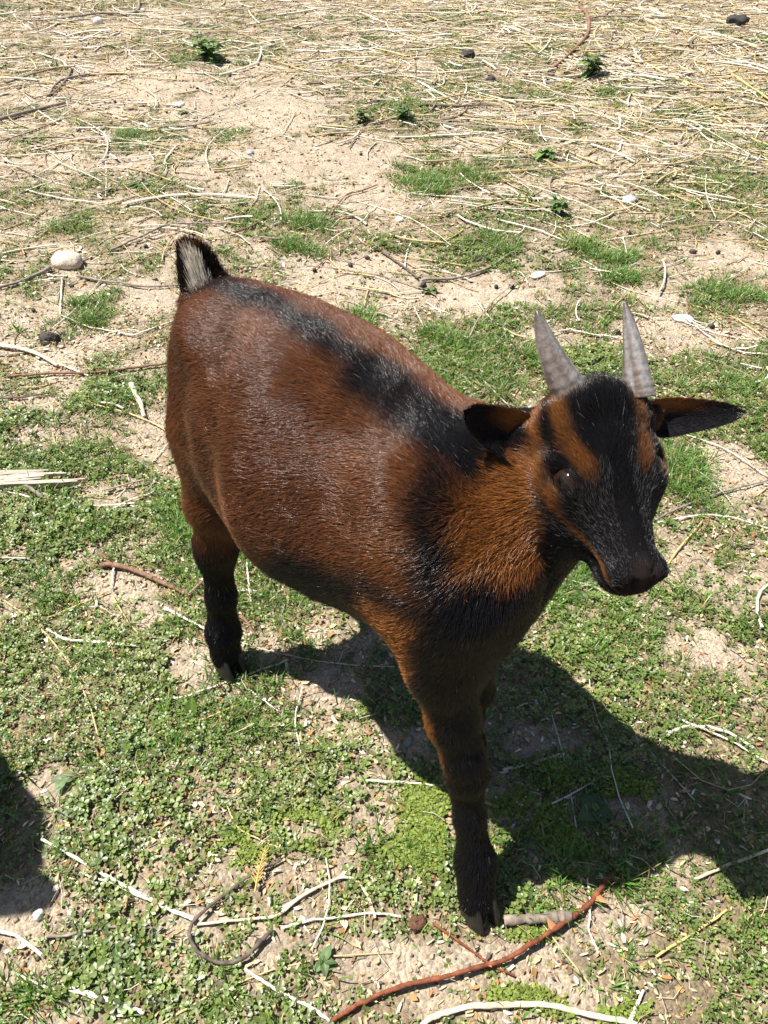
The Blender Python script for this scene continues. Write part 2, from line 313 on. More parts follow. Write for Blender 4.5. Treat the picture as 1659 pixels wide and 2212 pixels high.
# ---- words for where something lies, from real landmarks on the ground
MARKS = [(148, 572, 'the pale rounded stone'), (452, 132, 'the largest nettle'), (1275, 165, 'the pale green nettle'), (1360, 431, 'the flat grey stone'), (541, 336, 'the small grey stone'), (1250, 60, 'the bent brown branch'), (1590, 58, 'the dark clod in the top right corner'),
         (870, 262, 'the leafy clump in the upper middle'), (1178, 345, 'the round-leaved plant'), (1195, 462, 'the small nettle by the stone'), (1475, 690, 'the whitish stone by the horns'), (1160, 596, 'the chalky stone'), (940, 385, 'the grass patch above the goat'), (980, 735, 'the grass tuft behind the neck'),
         (60, 245, 'the thick dark grey stick'), (110, 1040, 'the splintered wood'), (108, 738, 'the dark lump'), (90, 765, 'the pale curved branch'), (165, 490, 'the tuft left of the tail'), (350, 1250, 'the reddish twig'), (500, 1455, 'the hind hoof'), (1060, 2000, 'the front hoof'),
         (450, 2000, 'the looped root'), (900, 2080, 'the thorny stem'), (915, 1790, 'the yellow-green moss'), (1400, 1750, 'the middle of the goat shadow'), (40, 1830, 'the left shadow'), (1540, 1390, 'the bare soil at the right'), (1600, 1010, 'the soil right of the face'), (275, 2050, 'the bottom left rosette'), (213, 52, 'the small whitish stone'), (60, 30, 'the top left corner'), (840, 20, 'the top middle of the ground in view'), (640, 1650, 'the clover between the legs')]
MW = [(at(a, b), t) for a, b, t in MARKS]
def where(x, y):
    (mx, my), t = min(MW, key=lambda m: (m[0][0] - x) ** 2 + (m[0][1] - y) ** 2); dx, dy = x - mx, y - my; d = math.hypot(dx, dy)
    if 'middle of' in t or 'corner' in t and 'clod' not in t: return 'near ' + t
    if d < 0.05: return 'right beside ' + t
    far = 'close ' if d < 0.14 else ''
    if abs(dx) > abs(dy): return (far + ('right of ' if dx > 0 else 'left of ') + t).strip()
    return (far + ('behind ' if dy > 0 else 'in front of ') + t).strip()
# ================================================================ STRAW
strawm = mat('dry_straw', rough=0.5, spec=0.35, noise=(120, 0.8, 1.15))
def tube(path, rad, k=6, flat=1.0, caps=True):
    path = np.asarray(path, float); n = len(path); T = np.gradient(path, axis=0); T /= np.linalg.norm(T, axis=1)[:, None] + 1e-12
    up = np.array([0, 0, 1.0]); X = np.cross(T, up); X /= np.linalg.norm(X, axis=1)[:, None] + 1e-9; Y = np.cross(X, T)
    a = np.arange(k) * 2 * math.pi / k
    V = path[:, None] + X[:, None] * (np.cos(a)[None, :, None] * rad[:, None, None]) + Y[:, None] * (np.sin(a)[None, :, None] * rad[:, None, None] * flat)
    i = np.arange(n - 1)[:, None] * k; j = np.arange(k)[None]; j2 = (j + 1) % k
    F = np.stack([i + j, i + j2, i + k + j2, i + k + j], -1).reshape(-1, 4)
    V = V.reshape(-1, 3)
    if caps and k >= 4:
        V = np.concatenate([V, path[:1], path[-1:]]); c0, c1 = n * k, n * k + 1
        F = np.concatenate([F, np.array([[c0, (jj + 1) % k, jj, jj] for jj in range(k)]), np.array([[c1, (n - 1) * k + jj, (n - 1) * k + (jj + 1) % k, (n - 1) * k + (jj + 1) % k] for jj in range(k)])])
    return V, F
def clean(F): return [tuple(dict.fromkeys(map(int, f))) for f in F]
def straw_dens(x, y):
    q = x / (0.45 + 0.45 * y)
    d = np.interp(y, [0.2, 0.8, 1.2, 1.6, 2.1, 3.0, 4.6], [0.06, 0.08, 0.15, 0.34, 0.68, 1.0, 1.0]) * np.interp(q, [-1, -0.3, 0.1, 0.5, 1], [0.55, 0.45, 0.75, 1.0, 1.0])
    d = d * (0.45 + 0.9 * fbm(x * 3, y * 3, 151, 2)) * (1 - 0.75 * pmax(x, y, BARE[:3] + BARE[6:8], 0.4))
    return np.clip(d, 0, 1)
g_ = np.random.default_rng(161); SP = sample(9000, straw_dens, 161, y0=0.12, y1=4.7, margin=0.15)
S_all = []
for i, (x, y) in enumerate(SP):
    L_ = min(0.36, 0.035 + g_.exponential(0.075)) ; a = g_.normal(0, 0.75) if g_.random() < 0.7 else g_.uniform(0, math.pi)
    r_ = g_.uniform(0.0006, 0.0013) * (1.9 if g_.random() < 0.16 else 1) * min(1.9, 0.75 + 0.40 * y)
    bend = g_.normal(0, 0.10) * L_; kink = g_.random() < 0.15
    t = np.linspace(-0.5, 0.5, 5 if L_ < 0.12 else 7); px_ = x + math.cos(a) * t * L_ - math.sin(a) * bend * (1 - 4 * t * t); py_ = y + math.sin(a) * t * L_ + math.cos(a) * bend * (1 - 4 * t * t)
    if kink: m_ = t > g_.uniform(-.2, .2); px_ = px_ - m_ * math.sin(a) * (t) * L_ * 0.5; py_ = py_ + m_ * math.cos(a) * t * L_ * 0.5
    h_ = hgt(px_, py_); z_ = np.maximum(h_, h_.mean()) + r_ * 0.8 + abs(g_.normal(0, 0.0035)) + t * g_.normal(0, 0.02) * L_
    z_ = np.maximum(z_, h_ + r_ * 0.4)
    k_ = g_.random(); c = (np.array([0.74, 0.68, 0.54]) if k_ < 0.42 else np.array([0.54, 0.42, 0.21]) if k_ < 0.80 else np.array([0.30, 0.23, 0.16])) * g_.uniform(0.75, 1.12)
    S_all.append((np.stack([px_, py_, z_], 1), r_, c, L_ / (0.55 + y * 0.72)))
ORD = sorted(range(len(S_all)), key=lambda i: -S_all[i][3])
for q in ORD[:290]:
    P, r_, c, _ = S_all[q]; o = P.mean(0).copy(); o[2] = P[:, 2].min()
    lw = 'long' if np.linalg.norm(P[-1] - P[0]) > 0.20 else 'mid-length' if np.linalg.norm(P[-1] - P[0]) > 0.13 else 'short'; cw = 'bleached' if c[2] > 0.36 and c[0] > 0.5 else 'golden' if c[0] > 0.38 else 'grey-brown'
    V, F = tube(P - o, np.full(len(P), r_) * np.linspace(1, 0.75, len(P)), 6, 0.75)
    s = obj('straw', mesh('straw', V, clean(F), strawm, np.tile(c, (len(V), 1))))
    s.location = o; tag(s, ('thick ' if r_ > 0.002 else '') + lw + ' ' + cw + ' straw ' + where(P[:, 0].mean(), P[:, 1].mean()), 'straw', 'loose straws scattered over the ground')
fine = sample(19000, lambda x, y: np.clip(0.25 + 0.5 * straw_dens(x, y) + 0.3 * veg(x, y), 0, 1), 163, y0=0.06, y1=4.6)
g_ = np.random.default_rng(164)
for x, y in fine:                                     # thin broken bits of dry grass everywhere
    L_ = g_.uniform(0.008, 0.030); a = g_.uniform(0, math.pi); r_ = g_.uniform(0.0003, 0.0006) * min(2.0, 0.8 + 0.35 * y); b_ = g_.normal(0, 0.12) * L_; h_ = float(hgt(x, y)) + abs(g_.normal(0, 0.004)) + r_
    P = np.array([(x - math.cos(a) * L_ / 2, y - math.sin(a) * L_ / 2, h_), (x - math.sin(a) * b_, y + math.cos(a) * b_, h_ + g_.uniform(0, 0.002)), (x + math.cos(a) * L_ / 2, y + math.sin(a) * L_ / 2, h_ + g_.normal(0, 0.002))])
    c = (np.array([0.70, 0.62, 0.46]) if g_.random() < 0.45 else np.array([0.52, 0.38, 0.18]) if g_.random() < 0.7 else np.array([0.26, 0.18, 0.11])) * g_.uniform(0.7, 1.15)
    S_all.append((P, r_, c, 0)); ORD.append(len(S_all) - 1)
Vs, Fs, Cs, off = [], [], [], 0
for q in ORD[290:]:
    P, r_, c, _ = S_all[q]; V, F = tube(P, np.full(len(P), r_), 4 if len(P) > 3 else 3, 0.7, caps=False)
    Vs.append(V); Fs.append(F + off); Cs.append(np.tile(c, (len(V), 1))); off += len(V)
tag(obj('straw_litter', mesh('straw_litter', np.concatenate(Vs), np.concatenate(Fs), strawm, np.concatenate(Cs))), 'many short bits of straw strewn thickly behind the goat', 'straw', kind='stuff')

# ================================================================ STICKS, STEMS AND NAMED STRAWS
barkm = mat('stick_bark', rough=0.75, spec=0.25, noise=(150, 0.6, 1.3), bump=(500, 0.6, 0.0008))
def smooth_path(pts, n):
    pts = np.asarray(pts, float)
    if len(pts) == 2: return pts[0] + (pts[1] - pts[0]) * np.linspace(0, 1, n)[:, None]
    P = np.concatenate([[2 * pts[0] - pts[1]], pts, [2 * pts[-1] - pts[-2]]]); out = []
    seg = len(pts) - 1
    for u in np.linspace(0, seg - 1e-6, n):
        i = int(u); t = u - i; a, b, c, d = P[i:i + 4]
        out.append(0.5 * ((2 * b) + (-a + c) * t + (2 * a - 5 * b + 4 * c - d) * t * t + (-a + 3 * b - 3 * c + d) * t ** 3))
    return np.array(out)
PAL = dict(twigtan=(0.25, 0.20, 0.155), white=(0.69, 0.64, 0.52), gold=(0.60, 0.43, 0.18), pale=(0.62, 0.52, 0.37), grey=(0.27, 0.225, 0.19), dark=(0.13, 0.10, 0.08), red=(0.21, 0.065, 0.030), brown=(0.24, 0.13, 0.085))
def stick(name, label, cat, pts, r0, r1, colr, sharp=False, lift=0.0, group=None, k=8, rough_=0.06, map_=None):
    W = [at(*( map_(*p) if map_ else p)) for p in pts]
    n = 10 * (len(pts) - 1) + 4
    xy = (np.array([np.array(W[0])] ) if False else smooth_path(W, n)) if not sharp else np.concatenate([np.linspace(W[i], W[i + 1], 8, endpoint=(i == len(W) - 2)) for i in range(len(W) - 1)])
    n = len(xy); h = hgt(xy[:, 0], xy[:, 1]); ker = np.ones(9) / 9; hs = np.convolve(np.pad(h, 4, 'edge'), ker, 'valid')
    t = np.linspace(0, 1, n); rad = r0 + (r1 - r0) * t
    z = np.maximum(hs, h) + rad * 0.85 + 0.0035 + lift * np.sin(t * math.pi)
    P = np.column_stack([xy, z]); o = P[n // 2].copy(); o[2] = (z - rad).min()
    _g = np.random.default_rng(int(abs(W[0][0]) * 1e5)); wob = 1 + rough_ * 1.6 * _g.normal(0, 1, n) + 0.05 * np.sin(t * n * 0.35 + W[0][1] * 50); P[:, :2] += np.cumsum(_g.normal(0, 1, (n, 2)), 0) * 0.00022
    thin = colr in ('white', 'gold', 'pale'); V, F = tube(P - o, rad * wob * (0.92 if thin else 1), k, 0.55 if thin else 0.9)
    cb_ = np.array(PAL[colr]); tt = np.concatenate([np.repeat(t, k), [0, 1]]); cc = cb_ * (0.8 + 0.4 * vnoise(tt * n * 0.45, tt * 0 + r0 * 1e4, 5))[:, None]
    ob = obj(name, mesh(name, V, clean(F), barkm if colr in ('grey', 'dark', 'red', 'brown', 'twigtan') else strawm, cc, k >= 8)); ob.location = o
    if label: tag(ob, label, cat, group)
    return ob, P, rad
mA = lambda x, y: (613.2 + .6303 * x, 1728 + .6303 * y)        # reading scales of the enlarged views I measured from
mB = lambda x, y: (.4368 * x, 1672.3 + .4368 * y)
mC = lambda x, y: (.336 * x, 1170.6 + .336 * y)
mD = lambda x, y: (.2772 * x, 557.4 + .2772 * y)
mE = lambda x, y: (.504 * x, .504 * y)
mF = lambda x, y: (822.7 + .504 * x, .504 * y)
mG = lambda x, y: (836.1 + .496 * x, 390.2 + .496 * y)
# the thorny stem in front of the hoof, with its thorns
st_, P_, R_ = stick('thorny_stem', 'long red-brown thorny stem curving along the grass below the front hoof', 'stem',
    [(165, 765), (230, 720), (310, 680), (420, 645), (560, 610), (700, 570), (770, 552), (850, 500), (930, 445), (1000, 400), (1060, 350), (1100, 300), (1130, 265), (1165, 232)], 0.0019, 0.0026, 'red', map_=mA, lift=0.004, k=10)
thm = mat('thorn', rough=0.5, spec=0.4, col=(0.42, 0.20, 0.09))
for tpos, dx, dy in (((915, 452), -0.004, 0.006), ((1072, 345), 0.007, -0.006), ((480, 628), -0.002, 0.006), ((700, 572), 0.004, -0.005), ((845, 500), -0.005, 0.004)):
    w = np.array(at(*mA(*tpos))); j = np.argmin(np.hypot(P_[:, 0] - w[0], P_[:, 1] - w[1])); b = P_[j]; big = 1.0 if tpos[0] in (915, 1072) else 0.45
    tip = b + np.array([dx, dy, 0.004]) * 1.5 * big; tdir = P_[min(j + 2, len(P_) - 1)] - P_[max(j - 2, 0)]; tdir /= np.linalg.norm(tdir)
    ring = []
    for s2, s3 in ((1, 0), (0.3, 0.5), (-0.3, 0.5), (-1, 0), (-0.3, -0.5), (0.3, -0.5)): ring.append(b + tdir * s2 * 0.0055 * big + np.array([0, 0, s3 * 0.0022 * big]))
    V = np.array(ring + [tip]) - np.array(st_.location)
    obj('thorn', mesh('thorn', V, [(i, (i + 1) % 6, 6) for i in range(6)] + [(5, 4, 3, 2, 1, 0)], thm), st_)
stick('cut_stick', 'short thick grey-brown piece of stick touching the front hoof', 'stick', [(752, 422), (860, 413), (930, 405), (982, 404)], 0.0048, 0.0053, 'twigtan', map_=mA, k=12, rough_=0.06)
stick('dry_stem', 'thick pale dry stem arching along the bottom edge', 'stem', [(470, 790), (500, 765), (580, 735), (700, 718), (880, 712), (1000, 735), (1170, 768), (1230, 790)], 0.0030, 0.0026, 'pale', map_=mA, k=8)
stick('dry_stem', 'short pale stem pointing up from the arched stem at the bottom edge', 'stem', [(1185, 760), (1210, 710), (1235, 655)], 0.0020, 0.0012, 'white', map_=mA)
stick('root', 'dark looped root curling over the clover left of the front leg', 'root', [(1390, 430), (1230, 520), (1100, 620), (1000, 700), (950, 760), (935, 830), (970, 900), (1040, 945), (1120, 955), (1200, 930), (1260, 860), (1330, 790)], 0.0014, 0.0022, 'dark', map_=mB, k=8, lift=0.004)
NAMED = [
 ('straw', 'longest pale straw running down to the looped root', 'straw', [(210, 330), (470, 490), (700, 620), (880, 710), (960, 740)], .0016, .0024, 'white', mB),
 ('straw', 'pale straw lying close beside the longest straw', 'straw', [(400, 495), (600, 570), (820, 660)], .0010, .0014, 'white', mB),
 ('straw', 'golden curved straw rising to the right of the looped root', 'straw', [(960, 752), (1200, 725), (1370, 700), (1500, 600), (1640, 530), (1720, 470)], .0014, .0018, 'pale', mB),
 ('straw', 'thin pale straw leading from the root loop to the right', 'straw', [(1390, 775), (1550, 740), (1659, 725), (1850, 700), (2000, 720)], .0012, .0012, 'white', mB),
 ('twig', 'thin grey twig lying at the lower edge of the left shadow', 'twig', [(230, 805), (400, 790), (600, 762), (800, 775)], .0016, .0010, 'grey', mB),
 ('straw', 'thick white straw in the bottom left corner', 'straw', [(350, 1065), (560, 1130), (720, 1190)], .0028, .0022, 'white', mB),
 ('straw', 'thin straw crossing above the thick white straw at bottom left', 'straw', [(70, 985), (210, 1045), (320, 1058), (500, 1030), (690, 1000)], .0010, .0008, 'white', mB),
 ('straw', 'kinked white straw sticking out of the shadow at the left edge', 'straw', [(-30, 775), (80, 800), (210, 903)], .0020, .0018, 'white', mB),
 ('straw', 'straight white straw left of the thorny stem at the bottom', 'straw', [(1215, 970), (1400, 1090), (1540, 1160), (1640, 1230)], .0015, .0015, 'white', mB),
 ('straw', 'short white straw above the long one at the left', 'straw', [(570, 90), (665, 137)], .0016, .0012, 'white', mB),
 ('straw', 'bent straw that comes down from the middle of the clover', 'straw', [(1255, 0), (1190, 95), (1130, 160), (1185, 270), (1260, 320), (1390, 380)], .0011, .0009, 'gold', mB),
 ('twig', 'reddish twig lying left of the hind leg', 'twig', [(655, 150), (750, 152), (900, 195), (1050, 260), (1200, 335), (1350, 395), (1530, 470), (1640, 600)], .0040, .0018, 'brown', mC),
 ('twig', 'forked tip of the reddish twig by the hind leg', 'twig', [(640, 55), (680, 105), (735, 155)], .0016, .0030, 'brown', mC),
 ('straw', 'white straw bowed across the clover left of the hind hoof', 'straw', [(300, 560), (420, 620), (600, 635), (900, 665)], .0016, .0022, 'white', mC),
 ('straw', 'sharply kinked white straw by the reddish twig', 'straw', [(750, 115), (718, 200), (710, 300)], .0016, .0012, 'white', mC),
 ('straw', 'long golden stalk slanting from the left edge to the kinked straw', 'straw', [(-20, 615), (350, 465), (700, 310)], .0011, .0010, 'gold', mC),
 ('straw', 'thin yellowish stalk leading down from the kinked straw', 'straw', [(715, 330), (830, 520), (940, 640)], .0010, .0008, 'gold', mC),
 ('straw', 'thick white straw ending at the hind leg', 'straw', [(1060, 430), (1200, 505), (1350, 580)], .0022, .0018, 'white', mC),
 ('straw', 'long pale straw just in front of the hind hoof', 'straw', [(980, 1032), (1200, 1000), (1430, 910), (1659, 830), (1850, 760)], .0014, .0012, 'white', mC),
 ('straw', 'long greenish stalk slanting below the hind hoof', 'straw', [(1020, 1245), (1300, 1160), (1659, 1010)], .0012, .0010, 'gold', mC),
 ('straw', 'pale straw curving from the hoof across the grass', 'straw', [(1400, 830), (1500, 890), (1659, 985), (1800, 1090)], .0012, .0010, 'white', mC),
 ('straw', 'white straw standing on end right of the hind leg', 'straw', [(1590, 140), (1598, 250), (1612, 420)], .0014, .0012, 'white', mC),
 ('straw', 'arched white straw under the belly', 'straw', [(1500, 360), (1530, 330), (1600, 318), (1680, 325)], .0013, .0010, 'white', mC),
 ('straw', 'thin straw slanting down the clover left of the front leg', 'straw', [(500, 1230), (440, 1275), (420, 1280)], .0010, .0010, 'white', mC),
 ('straw', 'straw running diagonally at the left of the lit clover', 'straw', [(650, 1420), (760, 1540), (880, 1659)], .0013, .0012, 'white', mC),
 ('branch', 'thick pale curved branch coming in from the left edge', 'branch', [(-60, 700), (0, 715), (200, 745), (330, 790), (460, 870)], .0060, .0038, 'pale', mD),
 ('straw', 'white straw continuing from the tip of the pale branch', 'straw', [(470, 845), (580, 890), (700, 940)], .0020, .0018, 'white', mD),
 ('straw', 'long zigzag white straw behind the goat at the left', 'straw', [(-40, 240), (240, 205), (485, 170), (475, 465), (700, 560), (1050, 630), (1400, 500), (1600, 430)], .0018, .0014, 'white', mD),
 ('straw', 'long bowed white straw crossing the grass beneath the plank', 'straw', [(50, 1825), (250, 1875), (450, 1908), (880, 1920), (1250, 1890)], .0016, .0012, 'white', mD),
 ('straw', 'orange-gold curved straw reaching to the rump', 'straw', [(600, 1045), (720, 1150), (920, 1200), (1200, 1290), (1350, 1390)], .0016, .0014, 'gold', mD),
 ('stick', 'knobbly pale stick between the straw left of the rump', 'stick', [(1030, 1010), (1060, 1080), (1100, 1150), (1130, 1250)], .0052, .0036, 'pale', mD),
 ('twig', 'thin dark twig lying across the left edge', 'twig', [(-30, 1110), (200, 1090), (400, 1065)], .0020, .0014, 'dark', mD),
 ('twig', 'long brown twig lying level behind the rump', 'twig', [(60, 940), (400, 925), (700, 930), (1000, 895), (1340, 845), (1600, 800)], .0026, .0022, 'brown', mD),
 ('twig', 'long dark grey twig running from the pale stone to the tail', 'twig', [(600, 150), (900, 210), (1100, 240), (1430, 235), (1600, 225)], .0028, .0020, 'grey', mD),
 ('twig', 'thick dark twig behind the pale stone', 'twig', [(400, 100), (300, 150), (130, 220), (0, 260)], .0050, .0030, 'grey', mD),
 ('twig', 'dark stick lying over the splintered plank', 'twig', [(-40, 1665), (80, 1730), (200, 1790), (350, 1875)], .0042, .0030, 'grey', mD),
 ('twig', 'thick dark grey stick at the upper left edge', 'twig', [(-60, 545), (0, 525), (140, 485), (280, 450)], .0075, .0050, 'grey', mE),
 ('twig', 'curved grey stick above the thick one at the upper left', 'twig', [(210, 420), (235, 380), (300, 345), (430, 320)], .0045, .0030, 'grey', mE),
 ('twig', 'bent dark twig near the top left corner', 'twig', [(60, 98), (230, 95), (430, 70), (580, 65), (600, 10)], .0030, .0060, 'grey', mE),
 ('twig', 'long thin twig rising to the right behind the tail', 'twig', [(480, 1080), (590, 1025), (720, 970), (870, 962), (1000, 960)], .0028, .0020, 'grey', mE),
 ('twig', 'short twig slanting up behind the tail', 'twig', [(980, 1003), (1070, 980), (1160, 920)], .0024, .0020, 'brown', mE),
 ('twig', 'knobbly twig on the bare soil above the middle', 'twig', [(1410, 940), (1480, 850), (1540, 830), (1620, 795)], .0022, .0018, 'brown', mE),
 ('straw', 'long wavy pale stalk in the upper left', 'straw', [(140, 660), (380, 605), (640, 625), (700, 600), (760, 590)], .0030, .0026, 'pale', mE),
 ('straw', 'long pale stalk sloping through the upper left', 'straw', [(330, 560), (480, 560), (700, 572), (760, 570)], .0026, .0022, 'white', mE),
 ('straw', 'bright straight straw in the left middle', 'straw', [(115, 825), (200, 850), (310, 870), (450, 882)], .0030, .0018, 'white', mE),
 ('branch', 'thick bent brown branch in the upper right among straw', 'branch', [(850, 35), (880, 75), (890, 120), (875, 175), (800, 250), (730, 305)], .0085, .0050, 'brown', mF),
 ('straw', 'tan straw at the right edge near the top', 'straw', [(1500, 330), (1590, 390), (1659, 440), (1700, 470)], .0050, .0040, 'gold', mF),
 ('twig', 'long dark twig lying above the green tuft', 'twig', [(170, 460), (330, 465), (420, 458), (500, 455)], .0040, .0030, 'dark', mF),
 ('straw', 'broad white straw slanting beside the dark twig', 'straw', [(160, 360), (240, 400), (330, 450)], .0038, .0030, 'white', mF),
 ('straw', 'broad white straw below the upper right branch', 'straw', [(900, 625), (1000, 660), (1090, 700)], .0042, .0032, 'white', mF),
 ('straw', 'white straw ending above the right horn', 'straw', [(490, 945), (640, 985), (800, 1045)], .0030, .0022, 'white', mF),
 ('twig', 'grey twig curved below the grass right of the middle', 'twig', [(155, 440), (300, 430), (430, 390), (540, 320)], .0036, .0022, 'grey', mG),
 ('twig', 'dark thin twig reaching down to the curved grey twig', 'twig', [(-20, 315), (70, 380), (140, 435)], .0022, .0022, 'dark', mG),
 ('twig', 'straight brown twig lying in the grass above the curved one', 'twig', [(390, 355), (480, 305), (580, 260)], .0026, .0020, 'dark', mG),
 ('straw', 'pale straw curving past the left horn on the right side', 'straw', [(1340, 640), (1440, 710), (1560, 755), (1659, 765), (1800, 770)], .0018, .0018, 'white', mG),
 ('straw', 'thick pale straw between the two horns', 'straw', [(795, 655), (900, 675), (1010, 690)], .0020, .0020, 'white', mG),
 ('straw', 'long straw bending down to the right above the horns', 'straw', [(280, 95), (480, 115), (700, 130), (850, 170), (1000, 220)], .0018, .0014, 'white', mG),
 ('straw', 'long white straw leaving the picture at the right', 'straw', [(1230, 25), (1350, 70), (1500, 105), (1659, 120), (1800, 125)], .0024, .0022, 'white', mG),
 ('straw', 'long golden straw at the far right between grass and soil', 'straw', [(1330, 545), (1500, 600), (1659, 700)], .0014, .0012, 'gold', mG),
]
for nm, lab, cat_, pts, r0, r1, cl_, mp in NAMED: stick(nm, lab, cat_, pts, r0, r1, cl_, map_=mp, sharp=('zigzag' in lab or 'kinked' in lab))
D_ = lambda x, y: (x, y)
MORE = [
 ('straw', 'white straw slanting beside the right edge of the shadow', 'straw', [(1455, 1555), (1560, 1600), (1659, 1650), (1720, 1690)], .0014, .0012, 'white'),
 ('straw', 'pale twig lying in the shadow and crossing the right edge', 'twig', [(1500, 1900), (1590, 1860), (1659, 1835), (1720, 1815)], .0018, .0014, 'pale'),
 ('straw', 'white straw running level to the front knee', 'straw', [(790, 1692), (880, 1697), (955, 1705)], .0014, .0012, 'white'),
 ('straw', 'long golden straw at the lower right', 'straw', [(1415, 2068), (1490, 2020), (1565, 1965)], .0013, .0012, 'gold'),
 ('straw', 'bent pale straw left of the front hoof', 'straw', [(610, 1968), (680, 1925), (755, 1900), (795, 1940), (812, 1990)], .0015, .0014, 'pale'),
 ('straw', 'thin straw lying behind the front hoof', 'straw', [(1085, 1888), (1120, 1930), (1160, 1975)], .0010, .0009, 'white'),
 ('twig', 'thin reddish twig pointing at the thorny stem', 'twig', [(935, 2000), (1000, 2045), (1050, 2082), (1110, 2115)], .0012, .0010, 'red'),
 ('straw', 'white beaded stalk crossing the thorny stem', 'straw', [(1270, 1898), (1274, 1960), (1272, 2010), (1290, 2065)], .0012, .0010, 'white'),
 ('straw', 'thin pale stalk standing in the clover under the belly', 'straw', [(650, 1630), (640, 1560), (655, 1490)], .0010, .0009, 'white'),
 ('twig', 'pale twig lying inside the goat shadow', 'twig', [(1085, 1670), (1150, 1655), (1215, 1635)], .0018, .0012, 'pale'),
 ('straw', 'white straw bent along the jaw on the grass', 'straw', [(1205, 1250), (1290, 1275), (1345, 1320), (1400, 1370)], .0012, .0010, 'white'),
 ('straw', 'straw lying level right of the muzzle', 'straw', [(1420, 1130), (1500, 1115), (1580, 1118), (1659, 1140)], .0014, .0012, 'white'),
 ('twig', 'grey twig right of the face slanting upward', 'twig', [(1415, 1125), (1480, 1095), (1560, 1065), (1659, 1040)], .0018, .0012, 'grey'),
 ('straw', 'golden straw crossing others right of the nose', 'straw', [(1425, 1255), (1460, 1200), (1520, 1130)], .0014, .0012, 'gold'),
 ('straw', 'pale straw right of the left ear tip', 'straw', [(1480, 940), (1570, 975), (1659, 1030)], .0013, .0012, 'white'),
]
for nm, lab, cat_, pts, r0, r1, cl_ in MORE: stick(nm, lab, cat_, pts, r0, r1, cl_, map_=D_)
# ================================================================ STONES, PLANK, DROPPINGS, PLANTS
def noisy_blob(r, seed, sub=2, amp=0.18, flat=(1, 1, 0.6), facet=False):
    bm = bmesh.new(); bmesh.ops.create_icosphere(bm, subdivisions=sub, radius=1); V = np.array([v.co[:] for v in bm.verts]); F = [tuple(v.index for v in f.verts) for f in bm.faces]; bm.free()
    n = fbm(V[:, 0] * 1.6 + seed, V[:, 1] * 1.6 + V[:, 2] * 1.3 + seed * 2, seed, 3); n2 = fbm(V[:, 0] * 5 + seed, V[:, 1] * 5 + V[:, 2] * 4, seed + 5, 2)
    V = V * (1 + amp * 2.2 * (n - 0.5) + amp * 0.6 * (n2 - 0.5))[:, None] * np.array(flat) * r
    return V, F
import bmesh
stonem = mat('stone', rough=0.9, spec=0.15, noise=(140, 0.75, 1.2), bump=(260, 0.8, 0.0015))
def stone(px, py, wpx, flat, col, label, seed, name='stone'):
    x, y = at(px, py); x1, _ = at(px + wpx / 2, py); r = abs(x1 - x)
    V, F = noisy_blob(r, seed, 3, 0.22, flat); c = np.tile(np.array(col), (len(V), 1)) * (0.8 + 0.4 * fbm(V[:, 0] * 150 + 9, V[:, 1] * 150, seed, 2))[:, None]
    o = obj(name, mesh(name, V, F, stonem, c, True)); o.location = (x, y, float(hgt(x, y)) + r * flat[2] * 0.45); o.rotation_euler = (0, 0, seed)
    tag(o, label, 'stone'); return o
stone(148, 572, 66, (1, .75, .55), (0.62, 0.53, 0.42), 'pale rounded stone left of the tail', 3)
stone(1360, 431, 42, (1, .7, .35), (0.42, 0.41, 0.42), 'flat grey stone in the grass behind the horns', 4)
stone(541, 336, 20, (1, .8, .55), (0.40, 0.39, 0.38), 'small grey stone on the bare soil', 5)
stone(213, 52, 22, (1, .8, .8), (0.62, 0.60, 0.58), 'small whitish stone near the top left corner', 6)
stone(386, 230, 30, (1, .6, .3), (0.80, 0.77, 0.72), 'flat white stone fragment at the upper left', 7)
stone(862, 476, 26, (1, .7, .35), (0.80, 0.76, 0.68), 'flat white stone at the foot of the bare soil', 8)
stone(1475, 690, 44, (1, .7, .3), (0.82, 0.78, 0.70), 'flat whitish stone right of the horns', 9)
stone(1160, 596, 40, (1, .6, .25), (0.75, 0.68, 0.58), 'flat chalky stone left of the horns', 10)
stone(420, 790, 1, (1, .8, .6), (0.5, 0.42, 0.33), 'x', 11) if False else None
stone(84, 1976, 26, (.8, 1, .9), (0.78, 0.76, 0.70), 'white lump lit at the edge of the left shadow', 12)
stone(880, 1603, 26, (1, .8, .5), (0.36, 0.33, 0.29), 'dull stone in the shade behind the front leg', 14)
stone(737, 1878, 22, (1, .8, .7), (0.30, 0.27, 0.26), 'x', 15) if False else None
# manure lumps
dungm = mat('dried_dung', rough=0.85, spec=0.2, noise=(500, 0.6, 1.5), bump=(500, 1.0, 0.002))
def lump(px, py, wpx, col, label, seed):
    x, y = at(px, py); x1, _ = at(px + wpx / 2, py); r = abs(x1 - x); V, F = noisy_blob(r, seed, 4, 0.34, (1, .85, .6))
    V *= (1 + 0.10 * (vnoise(V[:, 0] * 900, V[:, 1] * 900 + V[:, 2] * 700, seed) - 0.5))[:, None]
    o = obj('dung_lump', mesh('dung_lump', V, F, dungm, np.tile(np.array(col), (len(V), 1)), True)); o.location = (x, y, float(hgt(x, y)) + r * 0.3); tag(o, label, 'dung')
lump(903, 1998, 46, (0.115, 0.055, 0.035), 'brown crumbly dung lump left of the front hoof', 21)
lump(108, 738, 44, (0.07, 0.06, 0.05), 'dark crumbly lump in the grass at the left', 22)
lump(268, 880, 22, (0.05, 0.045, 0.04), 'small dark lump left of the rump', 23)
lump(1008, 124, 32, (0.06, 0.055, 0.05), 'dark clod among the straw at the top', 24)
lump(1590, 58, 46, (0.06, 0.055, 0.05), 'dark clod near the top right corner', 25)
lump(1060, 176, 22, (0.07, 0.06, 0.055), 'small dark clod below the one among the straw', 26)
